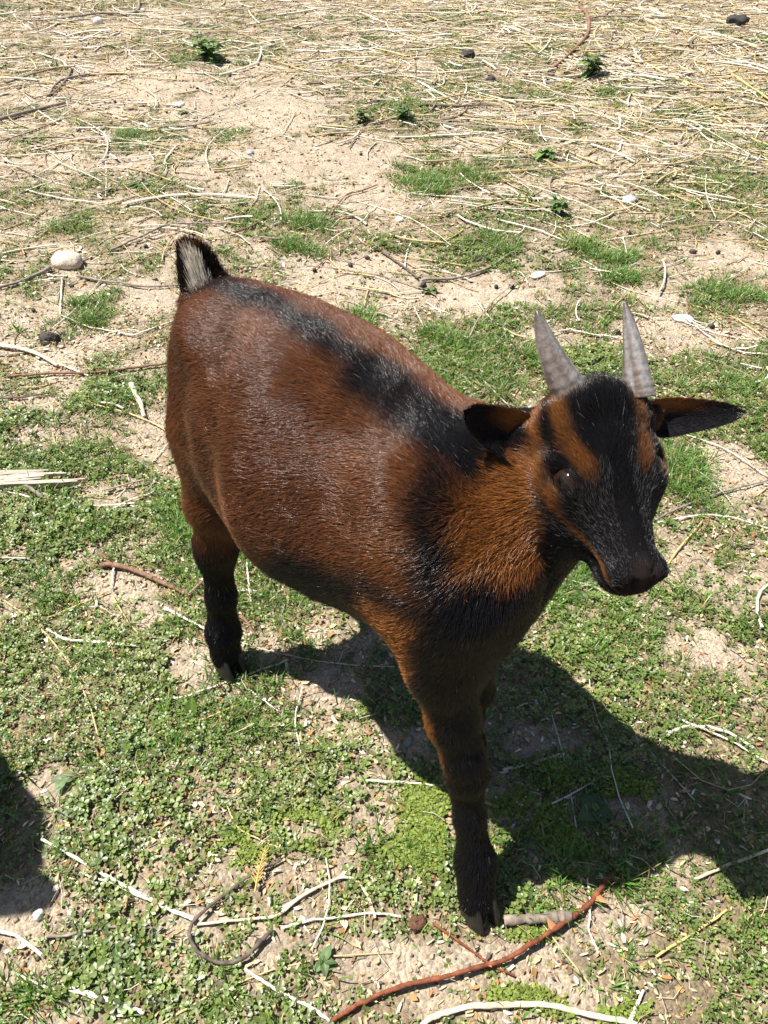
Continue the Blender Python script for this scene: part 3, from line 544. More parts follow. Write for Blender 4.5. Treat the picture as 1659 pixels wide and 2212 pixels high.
lump(500, 1372, 1, (0.05, 0.045, 0.04), 'x', 27) if False else None
lump(285, 1640, 22, (0.06, 0.055, 0.05), 'dark clod in the clover at the left', 28)
# droppings
dropm = mat('dropping', rough=0.6, spec=0.3)
Vd, Fd = noisy_blob(1.0, 31, 2, 0.06, (1.25, 0.95, 0.92)); dme = [mesh('dropping', Vd * s, Fd, dropm, np.tile(np.array(c), (len(Vd), 1)), True) for s, c in ((0.0048, (0.040, 0.034, 0.032)), (0.0055, (0.062, 0.052, 0.048)), (0.0042, (0.030, 0.026, 0.025)))]
KN = [mG(*q) for q in [(145, 468), (162, 487), (475, 465), (545, 465), (470, 625), (570, 628), (555, 722), (560, 762), (920, 722), (965, 565), (1000, 665), (1415, 640), (1440, 318), (1330, 312), (680, 315), (1215, 885), (465, 850), (800, 820), (1020, 870)]]
gd = np.random.default_rng(171); DP = [at(*q) for q in KN]
dd = sample(190, lambda x, y: np.interp(y, [0.6, 1.0, 1.6, 2.4, 4.2], [0.03, 0.12, 0.30, 0.65, 0.9]) * (0.2 + 1.2 * (fbm(x * 3, y * 3, 173, 2) > 0.52)), 172, y0=0.3, y1=4.3, margin=0.0)
DP += [tuple(q) for q in dd]
for i, (x, y) in enumerate(DP):
    o = obj('dropping', dme[i % 3]); o.location = (x, y, float(hgt(x, y)) + 0.0034); o.rotation_euler = (gd.uniform(-.3, .3), gd.uniform(-.3, .3), gd.uniform(0, 6.28)); s = gd.uniform(0.8, 1.2); o.scale = (s, s, s)
    tag(o, 'small round dark dropping ' + where(x, y), 'dropping', 'goat droppings scattered over the ground')
# splintered plank at the left edge
woodm = mat('weathered_wood', rough=0.8, spec=0.2, bump=(120, 0.8, 0.001))
def plank():
    a = np.array(at(-70, 1046)); b = np.array(at(128, 1036)); d = (b - a); L_ = np.linalg.norm(d); d /= L_; w = np.array([-d[1], d[0]])
    root_ = empty('broken_plank', (*(a + b) / 2, float(hgt(*((a + b) / 2))))); g = np.random.default_rng(5)
    tag(root_, 'pale splintered piece of wood lying flat at the left edge', 'wood')
    for i in range(7):
        off = -0.014 + 0.0046 * i; l0 = -L_ / 2; l1 = L_ / 2 + g.uniform(-0.03, 0.012); 
        if i in (0, 1): l1 = L_ / 2 + 0.032 + 0.01 * i
        n = 16; t = np.linspace(0, 1, n); h = 0.0030 + g.uniform(0, 0.002)
        V = []
        for k in range(n):
            c = d * (l0 + (l1 - l0) * t[k]) + w * (off + 0.0012 * math.sin(t[k] * 5 + i)); hw = 0.0025 * (1 - 0.6 * max(0, (t[k] - .7) / .3)); jj = g.normal(0, 0.0003)
            for sx, sz in ((-1, 0), (1, 0), (1, 1), (-1, 1)): V.append((c[0] + w[0] * sx * hw, c[1] + w[1] * sx * hw, 0.004 + sz * (h * 2 + jj)))
        F = [(3, 2, 1, 0), tuple((n - 1) * 4 + q for q in range(4))]
        for k in range(n - 1):
            for q in range(4): F.append((k * 4 + q, k * 4 + (q + 1) % 4, k * 4 + 4 + (q + 1) % 4, k * 4 + 4 + q))
        c = np.array([0.48, 0.41, 0.32]) * g.uniform(0.75, 1.1)
        obj('splinter', mesh('splinter', np.array(V), F, woodm, np.tile(c, (len(V), 1))), root_)
plank()
# leafy plants
plantm = mat('plant_leaf', rough=0.5, spec=0.4, transl=0.25, noise=(300, 0.85, 1.15))
stemm = mat('plant_stem', rough=0.6, spec=0.3, col=(0.13, 0.17, 0.06))
def leaf_mesh(L_, W, fold, droop, teeth, col, seed):
    n = 9; V = []; C = []
    for i in range(n):
        t = i / (n - 1); w = W * (math.sin(math.pi * min(1, t * 1.02 + 0.04)) ** 0.75) * (1 - 0.35 * t) * (1 - (teeth * 0.22 if i % 2 else 0))
        if i == n - 1: w = W * 0.02
        x = t * L_; z = -droop * t * t * L_
        for j, s in enumerate((-1, -0.5, 0, 0.5, 1)):
            V.append((x - abs(s) * 0.05 * L_ * teeth, s * w, z + fold * abs(s) * w + 0.03 * L_ * math.sin(t * 9) * abs(s) * 0.4)); C.append(np.array(col) * (1.25 if s == 0 else 1.0 - 0.12 * (i % 2)))
    F = [(i * 5 + j, i * 5 + j + 1, i * 5 + 6 + j, i * 5 + 5 + j) for i in range(n - 1) for j in range(4)]
    return mesh('leaf', np.array(V), F, plantm, np.array(C), False)
def plant(name, label, cat, px, py, spec, col, hgt_=0.05, stems=1, seed=0, L_=0.03, W=0.011, teeth=1.0, pairs=4, lean=0.0):
    x, y = at(px, py); g = np.random.default_rng(seed); r = empty(name, (x, y, float(hgt(x, y)))); tag(r, label, cat)
    lm = [leaf_mesh(L_, W, 0.35, 0.35, teeth, np.array(col) * k, seed) for k in (0.8, 1.0, 1.25)]
    for s in range(stems):
        a0 = g.uniform(0, 6.28); ln = hgt_ * g.uniform(0.6, 1.1); tip = np.array([math.cos(a0) * ln * 0.5 * (stems > 1) + lean * ln, math.sin(a0) * ln * 0.5 * (stems > 1), ln]); base = np.array([math.cos(a0), math.sin(a0), 0]) * 0.006 * (stems > 1)
        path = base + (tip - base) * np.linspace(0, 1, 6)[:, None]; V, F = tube(path, np.linspace(0.0014, 0.0007, 6), 5); sm = obj('stem', mesh('stem', V, clean(F), stemm), r)
        for k in range(pairs):
            t = (k + 1) / pairs; pos = base + (tip - base) * t
            for q in (0, 1):
                lf = bpy.data.objects.new('leaf', lm[int(g.integers(3))]); link(lf, r); az = a0 + k * 1.57 + q * math.pi + g.normal(0, 0.25)
                lf.location = pos; lf.rotation_euler = (g.normal(0, .2), -g.uniform(0.0, 0.6) * (1.2 - t * 0.4), az); sc2 = g.uniform(0.7, 1.15) * (1 - 0.35 * (t > 0.9)); lf.scale = (sc2, sc2, sc2)
def rosette(name, label, cat, px, py, col, n, L_, W, seed, up=0.35, teeth=0.3):
    x, y = at(px, py); g = np.random.default_rng(seed); r = empty(name, (x, y, float(hgt(x, y)) + 0.002)); tag(r, label, cat)
    lm = [leaf_mesh(L_, W, 0.25, 0.5, teeth, np.array(col) * k, seed) for k in (0.85, 1.1)]
    for i in range(n):
        lf = bpy.data.objects.new('leaf', lm[i % 2]); link(lf, r); lf.rotation_euler = (g.normal(0, .2), -up * g.uniform(0.5, 1.4), i * 6.283 / n + g.normal(0, .25)); s = g.uniform(0.75, 1.15); lf.scale = (s, s, s); lf.location = (0, 0, 0.003)
NET = (0.12, 0.20, 0.05)
plant('nettle_plant', 'largest dark green nettle growing in the straw at the top left', 'nettle', 452, 132, 0, NET, 0.085, 6, 51, 0.052, 0.020)
plant('nettle_plant', 'pale green nettle among the straw at the upper right', 'nettle', 1275, 165, 0, (0.17, 0.24, 0.08), 0.075, 5, 52, 0.045, 0.018)
plant('nettle_plant', 'small round-leaved green plant below the upper right nettle', 'plant', 1178, 345, 0, (0.13, 0.22, 0.05), 0.030, 3, 53, 0.028, 0.014, 0.5, 3)
plant('nettle_plant', 'small nettle growing beside the flat grey stone', 'nettle', 1195, 462, 0, (0.10, 0.18, 0.045), 0.045, 3, 54, 0.026, 0.011, 1, 4)
plant('nettle_plant', 'low leafy clump above the middle of the picture', 'plant', 870, 262, 0, (0.11, 0.17, 0.05), 0.050, 8, 55, 0.026, 0.008, 0.6, 4)
plant('nettle_plant', 'small leafy clump left of the one in the upper middle', 'plant', 790, 265, 0, (0.09, 0.14, 0.04), 0.036, 5, 155, 0.024, 0.008, 0.6, 3)
rosette('leaf_rosette', 'pale green rosette in the bottom left', 'plant', 275, 2050, (0.15, 0.21, 0.09), 6, 0.018, 0.007, 56)
rosette('leaf_rosette', 'broad leaved seedling near the edge of the left shadow', 'plant', 140, 1690, (0.16, 0.22, 0.10), 4, 0.015, 0.007, 57)
rosette('leaf_rosette', 'dark broad leaves inside the goat shadow', 'plant', 1285, 1750, (0.09, 0.14, 0.06), 5, 0.024, 0.012, 58)
rosette('leaf_rosette', 'round-leaved seedling on bare soil left of the horns', 'plant', 930, 632, (0.13, 0.20, 0.06), 5, 0.020, 0.009, 59)
rosette('leaf_rosette', 'small rosette on the bare soil at the upper left', 'plant', 395, 247, (0.12, 0.19, 0.05), 7, 0.022, 0.007, 60)
rosette('leaf_rosette', 'grey-green rosette in front of the left edge twigs', 'plant', 300, 405, (0.12, 0.17, 0.07), 6, 0.026, 0.009, 61)
rosette('leaf_rosette', 'glossy rosette left of the thorny stem', 'plant', 700, 2080, (0.11, 0.18, 0.06), 5, 0.013, 0.005, 62)
rosette('leaf_rosette', 'seedling with pale leaves under the goat chin', 'plant', 1250, 1290, (0.12, 0.19, 0.06), 5, 0.016, 0.006, 63)
rosette('leaf_rosette', 'pale rosette above the long bowed straw', 'plant', 435, 900, (0.14, 0.20, 0.09), 5, 0.018, 0.008, 64) if False else None
# single upright spoon-shaped leaf
x, y = at(414, 1552); lf = obj('single_leaf', leaf_mesh(0.026, 0.0078, 0.2, 0.1, 0.0, (0.14, 0.22, 0.035), 70)); lf.location = (x, y, float(hgt(x, y)) + 0.004); lf.rotation_euler = (0.2, -1.0, 1.5); tag(lf, 'single spoon-shaped yellow-green leaf standing in the clover', 'leaf')
# yellow scale-leaf sprig
def sprig():
    x, y = at(553, 1935); r = empty('dried_sprig', (x, y, float(hgt(x, y)) + 0.010)); tag(r, 'small golden dried sprig lying in the grass at the lower left', 'sprig')
    m = mat('dried_sprig', rough=0.6, spec=0.2, col=(0.50, 0.34, 0.10)); V, F = tube(np.array([(0, 0, 0), (0.002, 0.018, 0.004), (0.007, 0.040, 0.008)]), np.array([.0012, .0010, .0005]), 5); obj('stem', mesh('stem', V, clean(F), m), r)
    lv = mesh('leaf', np.array([(0, -0.0011, 0), (0.010, -0.0005, 0.001), (0.0115, 0, 0.001), (0.010, 0.0005, 0.001), (0, 0.0011, 0), (0.005, 0, 0.0012)]), [(0, 1, 5), (1, 2, 5), (2, 3, 5), (3, 4, 5), (4, 0, 5)], m)
    for i in range(9):
        for s in (-1, 1):
            o = bpy.data.objects.new('leaf', lv); link(o, r); t = 0.2 + i * 0.085; o.location = (0.002 * t + 0.006 * t * t, 0.040 * t, 0.008 * t); o.rotation_euler = (0, -0.15, 1.57 - s * 0.75); k = 0.85 - 0.4 * t; o.scale = (k, k, k)
sprig()
# ================================================================ THE GOAT
GT = np.array([-0.1675, 0.645, 0.0]); GA = R(-44.5)
FDv = np.array([math.cos(GA), math.sin(GA), 0]); LDv = np.array([-math.sin(GA), math.cos(GA), 0])
GROT = np.stack([FDv, LDv, [0, 0, 1]], 1)            # local -> world
def g2w(p): return np.asarray(p) @ GROT.T + GT
def w2g(p): return (np.asarray(p) - GT) @ GROT
def px_ray(px, py):
    u = (px - 829.5) / CAM_F; v = (py - 1106) / CAM_F
    return np.array([u, _c - v * _s, -_s - v * _c])
def px_g(px, py, t):                                  # pixel + depth -> goat-local point (measuring help)
    return w2g(np.array([0, 0, CAM_H]) + px_ray(px, py) * t)

# head frame
H_AZ, H_P, H_R, H_K, H_W = R(-77), R(21), R(2), 0.835, 1.12
H_O = px_g(1281, 872, 0.537)
_a = np.array([math.cos(H_AZ) * math.cos(H_P), math.sin(H_AZ) * math.cos(H_P), -math.sin(H_P)])
_e = np.array([-math.sin(H_AZ), math.cos(H_AZ), 0]); _n = np.cross(_a, _e)
HA = _a @ GROT; _e2 = _e * math.cos(H_R) + _n * math.sin(H_R); _n2 = _n * math.cos(H_R) - _e * math.sin(H_R)
HE = _e2 @ GROT; HN = _n2 @ GROT
HM = np.stack([HA, HE, HN], 1)
def hd(a, e, n): return H_O + H_K * (HM @ np.array([a, e * H_W, n]))
def to_head(P): return ((P - H_O) @ HM) / H_K / np.array([1, H_W, 1])

VX = 0.0027
G0 = np.array([-0.10, -0.17, -0.012]); G1 = np.array([0.52, 0.21, 0.60])
dims = np.ceil((G1 - G0) / VX).astype(int)
xs = [(G0[i] + VX * np.arange(dims[i])).astype(np.float32) for i in range(3)]
fld = np.full(dims, 0.2, dtype=np.float32)
def smin(a, b, k):
    h = np.maximum(k - np.abs(a - b), 0) / k
    return np.minimum(a, b) - h * h * k * 0.25
def region(lo, hi, pad):
    i0 = np.maximum(((np.array(lo) - pad - G0) / VX).astype(int), 0)
    i1 = np.minimum(((np.array(hi) + pad - G0) / VX).astype(int) + 1, dims)
    sl_ = tuple(slice(a, b) for a, b in zip(i0, i1))
    return sl_, xs[0][sl_[0]][:, None, None], xs[1][sl_[1]][None, :, None], xs[2][sl_[2]][None, None, :]
def add(sl_, d, k, cut=False):
    if cut: fld[sl_] = -smin(-fld[sl_], d, k)
    else: fld[sl_] = smin(fld[sl_], d, k)
def cone(a, b, ra, rb, k=0.02, flat=None):
    a = np.asarray(a, float); b = np.asarray(b, float); r = max(ra, rb)
    s_, X, Y, Z = region(np.minimum(a, b) - r, np.maximum(a, b) + r, 2 * k + 0.01)
    ab = b - a; L2 = ab @ ab + 1e-12
    t = np.clip(((X - a[0]) * ab[0] + (Y - a[1]) * ab[1] + (Z - a[2]) * ab[2]) / L2, 0, 1)
    d = np.sqrt((X - a[0] - t * ab[0]) ** 2 + (Y - a[1] - t * ab[1]) ** 2 + (Z - a[2] - t * ab[2]) ** 2) - (ra + (rb - ra) * t)
    add(s_, d.astype(np.float32), k)
def chain(pts, k=0.02):
    for (p, r), (q, s2) in zip(pts[:-1], pts[1:]): cone(p, q, r, s2, k)
def ell(c, r, M=None, k=0.02, cut=False):
    c = np.asarray(c, float); r = np.asarray(r, float); rm = r.max()
    s_, X, Y, Z = region(c - rm, c + rm, 2 * k + 0.01)
    D = np.stack(np.broadcast_arrays(X - c[0], Y - c[1], Z - c[2]), -1)
    if M is not None: D = D @ M.astype(np.float32)
    k0 = np.sqrt(((D / r) ** 2).sum(-1)); k1 = np.sqrt(((D / r ** 2) ** 2).sum(-1)) + 1e-6
    add(s_, (k0 * (k0 - 1) / k1).astype(np.float32), k, cut)
def hell(a, e, n, ra, re, rn, k=0.015, cut=False): ell(hd(a, e, n), np.array([ra, re * H_W, rn]) * H_K, HM, k, cut)
def hcone(p, q, ra, rb, k=0.015): cone(hd(*p), hd(*q), ra * H_K, rb * H_K, k)

# trunk: elliptical sections along the body
TF = [-0.010, -0.004, 0.012, 0.045, 0.10, 0.17, 0.24, 0.30, 0.34, 0.360, 0.375]
TW = [0.012, 0.026, 0.040, 0.060, 0.092, 0.106, 0.094, 0.074, 0.060, 0.045, 0.012]
TT = [0.395, 0.422, 0.448, 0.466, 0.474, 0.472, 0.458, 0.438, 0.410, 0.38, 0.35]
TB = [0.375, 0.345, 0.305, 0.270, 0.238, 0.228, 0.240, 0.268, 0.290, 0.30, 0.34]
s_, X, Y, Z = region([-0.09, -0.15, 0.17], [0.46, 0.15, 0.52], 0)
_f = np.linspace(-0.05, 0.42, 471); _k = np.exp(-0.5 * (np.arange(-30, 31) / 13.0) ** 2); _k /= _k.sum()
def prof(Tv, blend):
    v = np.interp(_f, TF, Tv); s = np.convolve(np.pad(v, 30, 'edge'), _k, 'valid'); m = np.clip(np.minimum(_f - 0.0, 0.365 - _f) / 0.03, 0, 1); m = m * m * (3 - 2 * m)
    return s * m + v * (1 - m)
w_ = np.interp(X, _f, prof(TW, 1)).astype(np.float32); t_ = np.interp(X, _f, prof(TT, 1)); b_ = np.interp(X, _f, prof(TB, 1))
c_ = ((t_ + b_) / 2 - 0.04 * (t_ - b_)).astype(np.float32)
hh_ = np.where(Z > c_, t_ - c_, c_ - b_).astype(np.float32)
q_ = (np.abs(Y) / w_) ** 2.0 + (np.abs(Z - c_) / hh_) ** 2.0
d_ = (np.sqrt(q_) - 1) * np.minimum(w_, hh_) * 0.9
d_ = np.maximum(d_, np.maximum(X - 0.375, -0.010 - X))
add(s_, d_.astype(np.float32), 0.01)
# haunches
ell((0.057, -0.020, 0.345), (0.050, 0.036, 0.090), k=0.03)
ell((0.042, 0.030, 0.345), (0.050, 0.038, 0.090), k=0.03)
def leg_hind(s, hoof, fet, hock):
    cone((0.056, 0.034 * s, 0.33), (0.052, 0.044 * s, 0.255), 0.040, 0.030, 0.03)
    chain([((0.056, 0.044 * s, 0.255), 0.028), (np.array(hock) + (0.006, 0, 0.02), 0.0195), (hock, 0.0170),
           ((np.array(hock) * 0.5 + np.array(fet) * 0.5) + (0, 0, 0), 0.0128), (np.array(fet) + (-0.003, 0, 0.005), 0.0168)], 0.014)
    chain([(np.array(fet) + (-0.004, 0, 0.003), 0.0172), (np.array(hoof) + (-0.010, 0, 0.022), 0.0175)], 0.010)
HH = [((0.062, -0.080, 0.0), (0.049, -0.073, 0.052), (0.036, -0.056, 0.168)), ((-0.055, 0.062, 0.0), (-0.062, 0.060, 0.052), (-0.075, 0.060, 0.165))]
leg_hind(-1, *HH[0]); leg_hind(1, *HH[1])
# shoulders and forelegs
ell((0.306, -0.038, 0.362), (0.048, 0.038, 0.075), k=0.05)
ell((0.298, 0.044, 0.345), (0.052, 0.040, 0.085), k=0.035)
FH = [((0.448, -0.084, 0.0), (0.422, -0.070, 0.053), (0.384, -0.053, 0.150), (0.344, -0.046, 0.262)),
      ((0.352, 0.018, 0.0), (0.338, 0.016, 0.052), (0.332, 0.022, 0.145), (0.292, 0.030, 0.262))]
def leg_fore(hoof, fet, knee, elbow):
    e = np.array(elbow); kn = np.array(knee); fe = np.array(fet)
    cone(e + (-0.006, 0.004, 0.075), e + (0.003, 0, 0), 0.034, 0.027, 0.03)
    chain([(e + (0.003, 0, 0), 0.027), (e * 0.5 + kn * 0.5 + (0.001, 0, 0), 0.0195), (kn + (-0.002, 0, 0.022), 0.0150), (kn + (0.004, 0, 0.002), 0.0172)], 0.014)
    chain([(kn + (0.002, 0, -0.006), 0.0160), (kn * 0.5 + fe * 0.5, 0.0118), (fe, 0.0160)], 0.010)
    chain([(fe, 0.0172), (np.array(hoof) + (-0.010, 0, 0.022), 0.0172)], 0.010)
leg_fore(*FH[0]); leg_fore(*FH[1])
ell((0.075, -0.040, 0.442), (0.024, 0.016, 0.012), k=0.03)
ell((0.118, -0.128, 0.365), (0.016, 0.030, 0.085), k=0.035, cut=True); ell((0.118, 0.128, 0.365), (0.016, 0.030, 0.085), k=0.035, cut=True)   # flank hollows
# brisket, neck
ell((0.335, -0.004, 0.315), (0.050, 0.052, 0.068), k=0.04)
NB = hd(0.035, 0, -0.060)
cone((0.312, 0.0, 0.352), NB, 0.062, 0.040, 0.03)
cone((0.325, -0.005, 0.330), hd(0.040, -0.004, -0.080), 0.047, 0.023, 0.03)
cone((0.29, 0.0, 0.365), hd(0.015, 0, -0.055), 0.045, 0.034, 0.03)
# head
hell(0.030, 0, -0.036, 0.052, 0.041, 0.042, 0.02)
hell(0.012, 0, -0.016, 0.030, 0.036, 0.026, 0.015)
for s in (-1, 1):
    hell(0.054, 0.031 * s, -0.026, 0.022, 0.014, 0.018, 0.012)
    hell(0.060, 0.020 * s, -0.062, 0.036, 0.020, 0.028, 0.02)
    hell(0.004, 0.024 * s, -0.008, 0.018, 0.016, 0.014, 0.012)
    hcone((0.010, 0.034 * s, -0.030), (0.004, 0.052 * s, -0.032), 0.018, 0.011, 0.012)
hcone((0.060, 0, -0.038), (0.128, 0, -0.042), 0.027, 0.0190, 0.02)
hcone((0.045, 0, -0.020), (0.128, 0, -0.032), 0.021, 0.0150, 0.015)
hcone((0.050, 0, -0.078), (0.118, 0, -0.064), 0.027, 0.0155, 0.015)
hell(0.136, 0, -0.037, 0.015, 0.0175, 0.016, 0.008)
hell(0.130, 0, -0.058, 0.017, 0.0160, 0.010, 0.006)
hell(0.122, 0, -0.072, 0.019, 0.0145, 0.011, 0.008)
for s in (-1, 1):
    for u in np.linspace(0, 1, 7): hell(0.134 + 0.015 * u, (0.0112 - 0.0068 * u) * s, -0.0185 - 0.0140 * u, 0.0026, 0.0024 + 0.0012 * u, 0.0026 + 0.0012 * u, 0.002, cut=True)
    hell(0.139, 0.0150 * s, -0.0260, 0.010, 0.0045, 0.0060, 0.006)
    hell(0.132, 0.0195 * s, -0.0515, 0.024, 0.0060, 0.0016, 0.004, cut=True)
    hell(0.0575, 0.0400 * s, -0.0125, 0.012, 0.008, 0.0085, 0.004, cut=True)
# tail core
TAILP = [((0.010, 0.004, 0.432), 0.017), ((0.004, 0.004, 0.448), 0.014), ((0.002, 0.003, 0.463), 0.010), ((-0.001, 0.0, 0.472), 0.005)]
chain(TAILP, 0.015)

def surface_nets(f):
    ins = f < 0
    nx, ny, nz = f.shape
    c = np.zeros((nx - 1, ny - 1, nz - 1), dtype=np.int8)
    for i in (0, 1):
        for j in (0, 1):
            for k in (0, 1): c += ins[i:nx - 1 + i, j:ny - 1 + j, k:nz - 1 + k]
    act = (c > 0) & (c < 8)
    I = np.argwhere(act); idx = np.full(act.shape, -1, dtype=np.int64); idx[act] = np.arange(len(I))
    acc = np.zeros((len(I), 3)); cnt = np.zeros(len(I))
    C8 = [(i, j, k) for i in (0, 1) for j in (0, 1) for k in (0, 1)]
    for a in C8:
        for ax in range(3):
            if a[ax] == 0:
                b = list(a); b[ax] = 1
                fa = f[I[:, 0] + a[0], I[:, 1] + a[1], I[:, 2] + a[2]]; fb = f[I[:, 0] + b[0], I[:, 1] + b[1], I[:, 2] + b[2]]
                m = (fa < 0) != (fb < 0); t = np.where(m, fa / np.where(m, fa - fb, 1), 0)
                p = np.tile(np.array(a, float), (len(I), 1)); p[:, ax] = t
                acc[m] += p[m]; cnt[m] += 1
    V = (I + acc / cnt[:, None]) * VX + G0
    Q = []
    for ax in range(3):
        sl0 = [slice(1, -1)] * 3; sl0[ax] = slice(0, -1); sl1 = [slice(1, -1)] * 3; sl1[ax] = slice(1, None)
        A = ins[tuple(sl0)]; B = ins[tuple(sl1)]
        E_ = np.argwhere(A != B); flip = A[A != B]
        base = E_ + 1; base[:, ax] -= 1
        u, v = [(1, 2), (2, 0), (0, 1)][ax]
        def g(du, dv):
            q = base.copy(); q[:, u] -= du; q[:, v] -= dv
            return idx[q[:, 0], q[:, 1], q[:, 2]]
        quad = np.stack([g(1, 1), g(0, 1), g(0, 0), g(1, 0)], 1)
        quad[~flip] = quad[~flip][:, ::-1]
        Q.append(quad)
    Q = np.concatenate(Q); Q = Q[(Q >= 0).all(1)]
    return V, Q
BV, BQ = surface_nets(fld)
# light smoothing
def smooth_v(V, Q, it=2):
    e = np.concatenate([Q[:, [0, 1]], Q[:, [1, 2]], Q[:, [2, 3]], Q[:, [3, 0]]]); e = np.concatenate([e, e[:, ::-1]])
    for _ in range(it):
        n = np.bincount(e[:, 0], minlength=len(V)).astype(float)
        S = np.stack([np.bincount(e[:, 0], weights=V[e[:, 1], i], minlength=len(V)) for i in range(3)], 1)
        V = V * 0.5 + 0.5 * S / np.maximum(n, 1)[:, None]
    return V
BV = smooth_v(BV, BQ, 2)
# ---- colours of the coat: strokes in goat-local metres (body) or head units
BLK = np.array([0.0070, 0.0064, 0.0068]); BRN = np.array([0.112, 0.040, 0.015]); ORG = np.array([0.245, 0.090, 0.022])
LBR = np.array([0.150, 0.056, 0.020]); DBR = np.array([0.030, 0.014, 0.010])
def seg_dist(P, pts, radii=None):
    d = np.full(len(P), 9.0)
    pts = [np.asarray(p, float) for p in pts]
    if len(pts) == 1: return np.linalg.norm(P - pts[0], axis=1)
    for a, b in zip(pts[:-1], pts[1:]):
        ab = b - a; t = np.clip((P - a) @ ab / (ab @ ab), 0, 1)
        d = np.minimum(d, np.linalg.norm(P - a - t[:, None] * ab, axis=1))
    return d
def blob(P, C, pts, rad, soft, col, k=1.0):
    d = seg_dist(P, pts); w = np.clip((rad + soft - d) / (2 * soft), 0, 1); w = (w * w * (3 - 2 * w) * k)[:, None]
    return C * (1 - w) + col * w
def step(x, a, b):
    t = np.clip((x - a) / (b - a), 0, 1); return t * t * (3 - 2 * t)
def mixc(C, col, w): return C * (1 - w[:, None]) + col * w[:, None]
def head_mask(H):
    lim = np.interp(H[:, 0], [-0.03, 0.0, 0.03, 0.06, 0.085, 0.10, 0.12], [0.010, 0.024, 0.034, 0.048, 0.068, 0.090, 0.13])
    return step(lim + H[:, 2], -0.003, 0.004) * step(H[:, 0], -0.030, -0.018) * (1 - step(np.abs(H[:, 1]) - 0.010 * (H[:, 0] < 0.02), 0.046, 0.052))
def coat_colour(P0):
    P = P0.copy()
    nz = fbm(P[:, 0] * 40 + P[:, 2] * 17 + 50, P[:, 1] * 40 + P[:, 2] * 31 + 50, 21, 3) - 0.5
    P = P + nz[:, None] * 0.012
    mid = 0.0
    Q = P.copy(); Q[:, 1] = -np.abs(P[:, 1] - mid)
    C = np.tile(BRN, (len(P), 1))
    C = blob(Q, C, [(0.27, -0.050, 0.43), (0.300, -0.066, 0.415), (0.312, -0.080, 0.39)], 0.010, 0.030, LBR * 1.15, 0.75)
    C = blob(Q, C, [(0.318, -0.082, 0.40), (0.330, -0.088, 0.355), (0.335, -0.088, 0.32)], 0.010, 0.016, ORG * 0.75, 0.85)
    C = blob(Q, C, [(0.045, -0.078, 0.36), (0.040, -0.08, 0.30), (0.035, -0.07, 0.25)], 0.018, 0.02, LBR * 1.3, 0.9)
    C = blob(Q, C, [(0.10, -0.085, 0.40), (0.112, -0.095, 0.36), (0.095, -0.095, 0.30)], 0.004, 0.012, DBR, 0.6)  # dark stroke paints shade into the crease between thigh and flank
    # dark belly with a rusty fringe
    zb = np.interp(P[:, 0], [0.05, 0.17, 0.22, 0.32], [0.235, 0.270, 0.345, 0.372]) 
    w = 1 - step(P[:, 2], zb - 0.022, zb + 0.016)
    C = mixc(C, BLK * 1.3, w * step(P[:, 0], 0.14, 0.20))
    C = blob(Q, C, [(0.15, -0.10, 0.255), (0.20, -0.105, 0.262)], 0.006, 0.014, ORG * 0.6, 0.8)
    # stripe along the back
    for pts, r_, s_ in (([(0.03, 0, 0.462), (0.10, 0, 0.474), (0.17, 0, 0.47)], 0.0140, 0.011), ([(0.17, 0, 0.47), (0.23, 0, 0.46)], 0.0155, 0.013),
                        ([(0.23, -0.006, 0.459), (0.29, -0.008, 0.443)], 0.020, 0.013), ([(0.29, 0.0, 0.443), (0.34, 0.0, 0.45)], 0.020, 0.012)):
        C = blob(Q, C, pts, r_, s_, BLK * 1.2, 0.96)
    # cape over the front of the shoulder
    C = blob(Q, C, [(0.300, -0.010, 0.441), (0.308, -0.024, 0.438), (0.323, -0.044, 0.430), (0.336, -0.056, 0.412), (0.350, -0.060, 0.387)], 0.0125, 0.008, BLK * 1.2, 0.98)
    C = blob(Q, C, [(0.352, -0.052, 0.385), (0.372, -0.050, 0.355), (0.372, -0.055, 0.325)], 0.023, 0.010, BLK * 1.1, 0.98)
    # forelegs: dark in front, rusty behind
    lf = step(P[:, 0], 0.27, 0.30) * (1 - step(P[:, 2], 0.30, 0.34))
    C = mixc(C, LBR * 1.15, lf * 0.9)
    C = blob(Q, C, [(0.376, -0.052, 0.335), (0.370, -0.060, 0.315), (0.370, -0.062, 0.2665), (0.380, -0.060, 0.2216), (0.392, -0.058, 0.15)], 0.020, 0.011, BLK * 1.1, 0.97)
    C = blob(Q, C, [(0.335, -0.090, 0.345), (0.340, -0.088, 0.30), (0.347, -0.083, 0.25), (0.362, -0.078, 0.195)], 0.010, 0.010, ORG * 0.75, 0.85)
    C = mixc(C, BLK * 1.2, step(P[:, 0], 0.25, 0.28) * (1 - step(P[:, 2], 0.14, 0.195)))
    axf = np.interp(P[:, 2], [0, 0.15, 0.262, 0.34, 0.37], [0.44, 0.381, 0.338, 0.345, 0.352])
    fr_ = step(P[:, 0] - axf, -0.003, 0.010) * step(P[:, 0], 0.32, 0.335) * (1 - step(P[:, 2], 0.355, 0.375)); fr_ = np.maximum(fr_, step(P[:, 1], -0.055, -0.045) * step(P[:, 0], 0.30, 0.32) * (1 - step(P[:, 2], 0.33, 0.36)))
    C = mixc(C, BLK * 1.1, fr_ * 0.96)
    C = mixc(C, ORG * 1.25, step(axf - P[:, 0], -0.008, 0.004) * step(P[:, 0], 0.29, 0.31) * (1 - step(P[:, 1], -0.07, -0.055)) * (1 - step(P[:, 2], 0.33, 0.36)) * step(P[:, 2], 0.15, 0.19))  # rusty rear edge, widened and brightened to imitate sun on the leg
    inner = step(P[:, 1], -0.045, -0.03) * (1 - step(P[:, 2], 0.27, 0.31)) * step(P[:, 0], 0.24, 0.28)
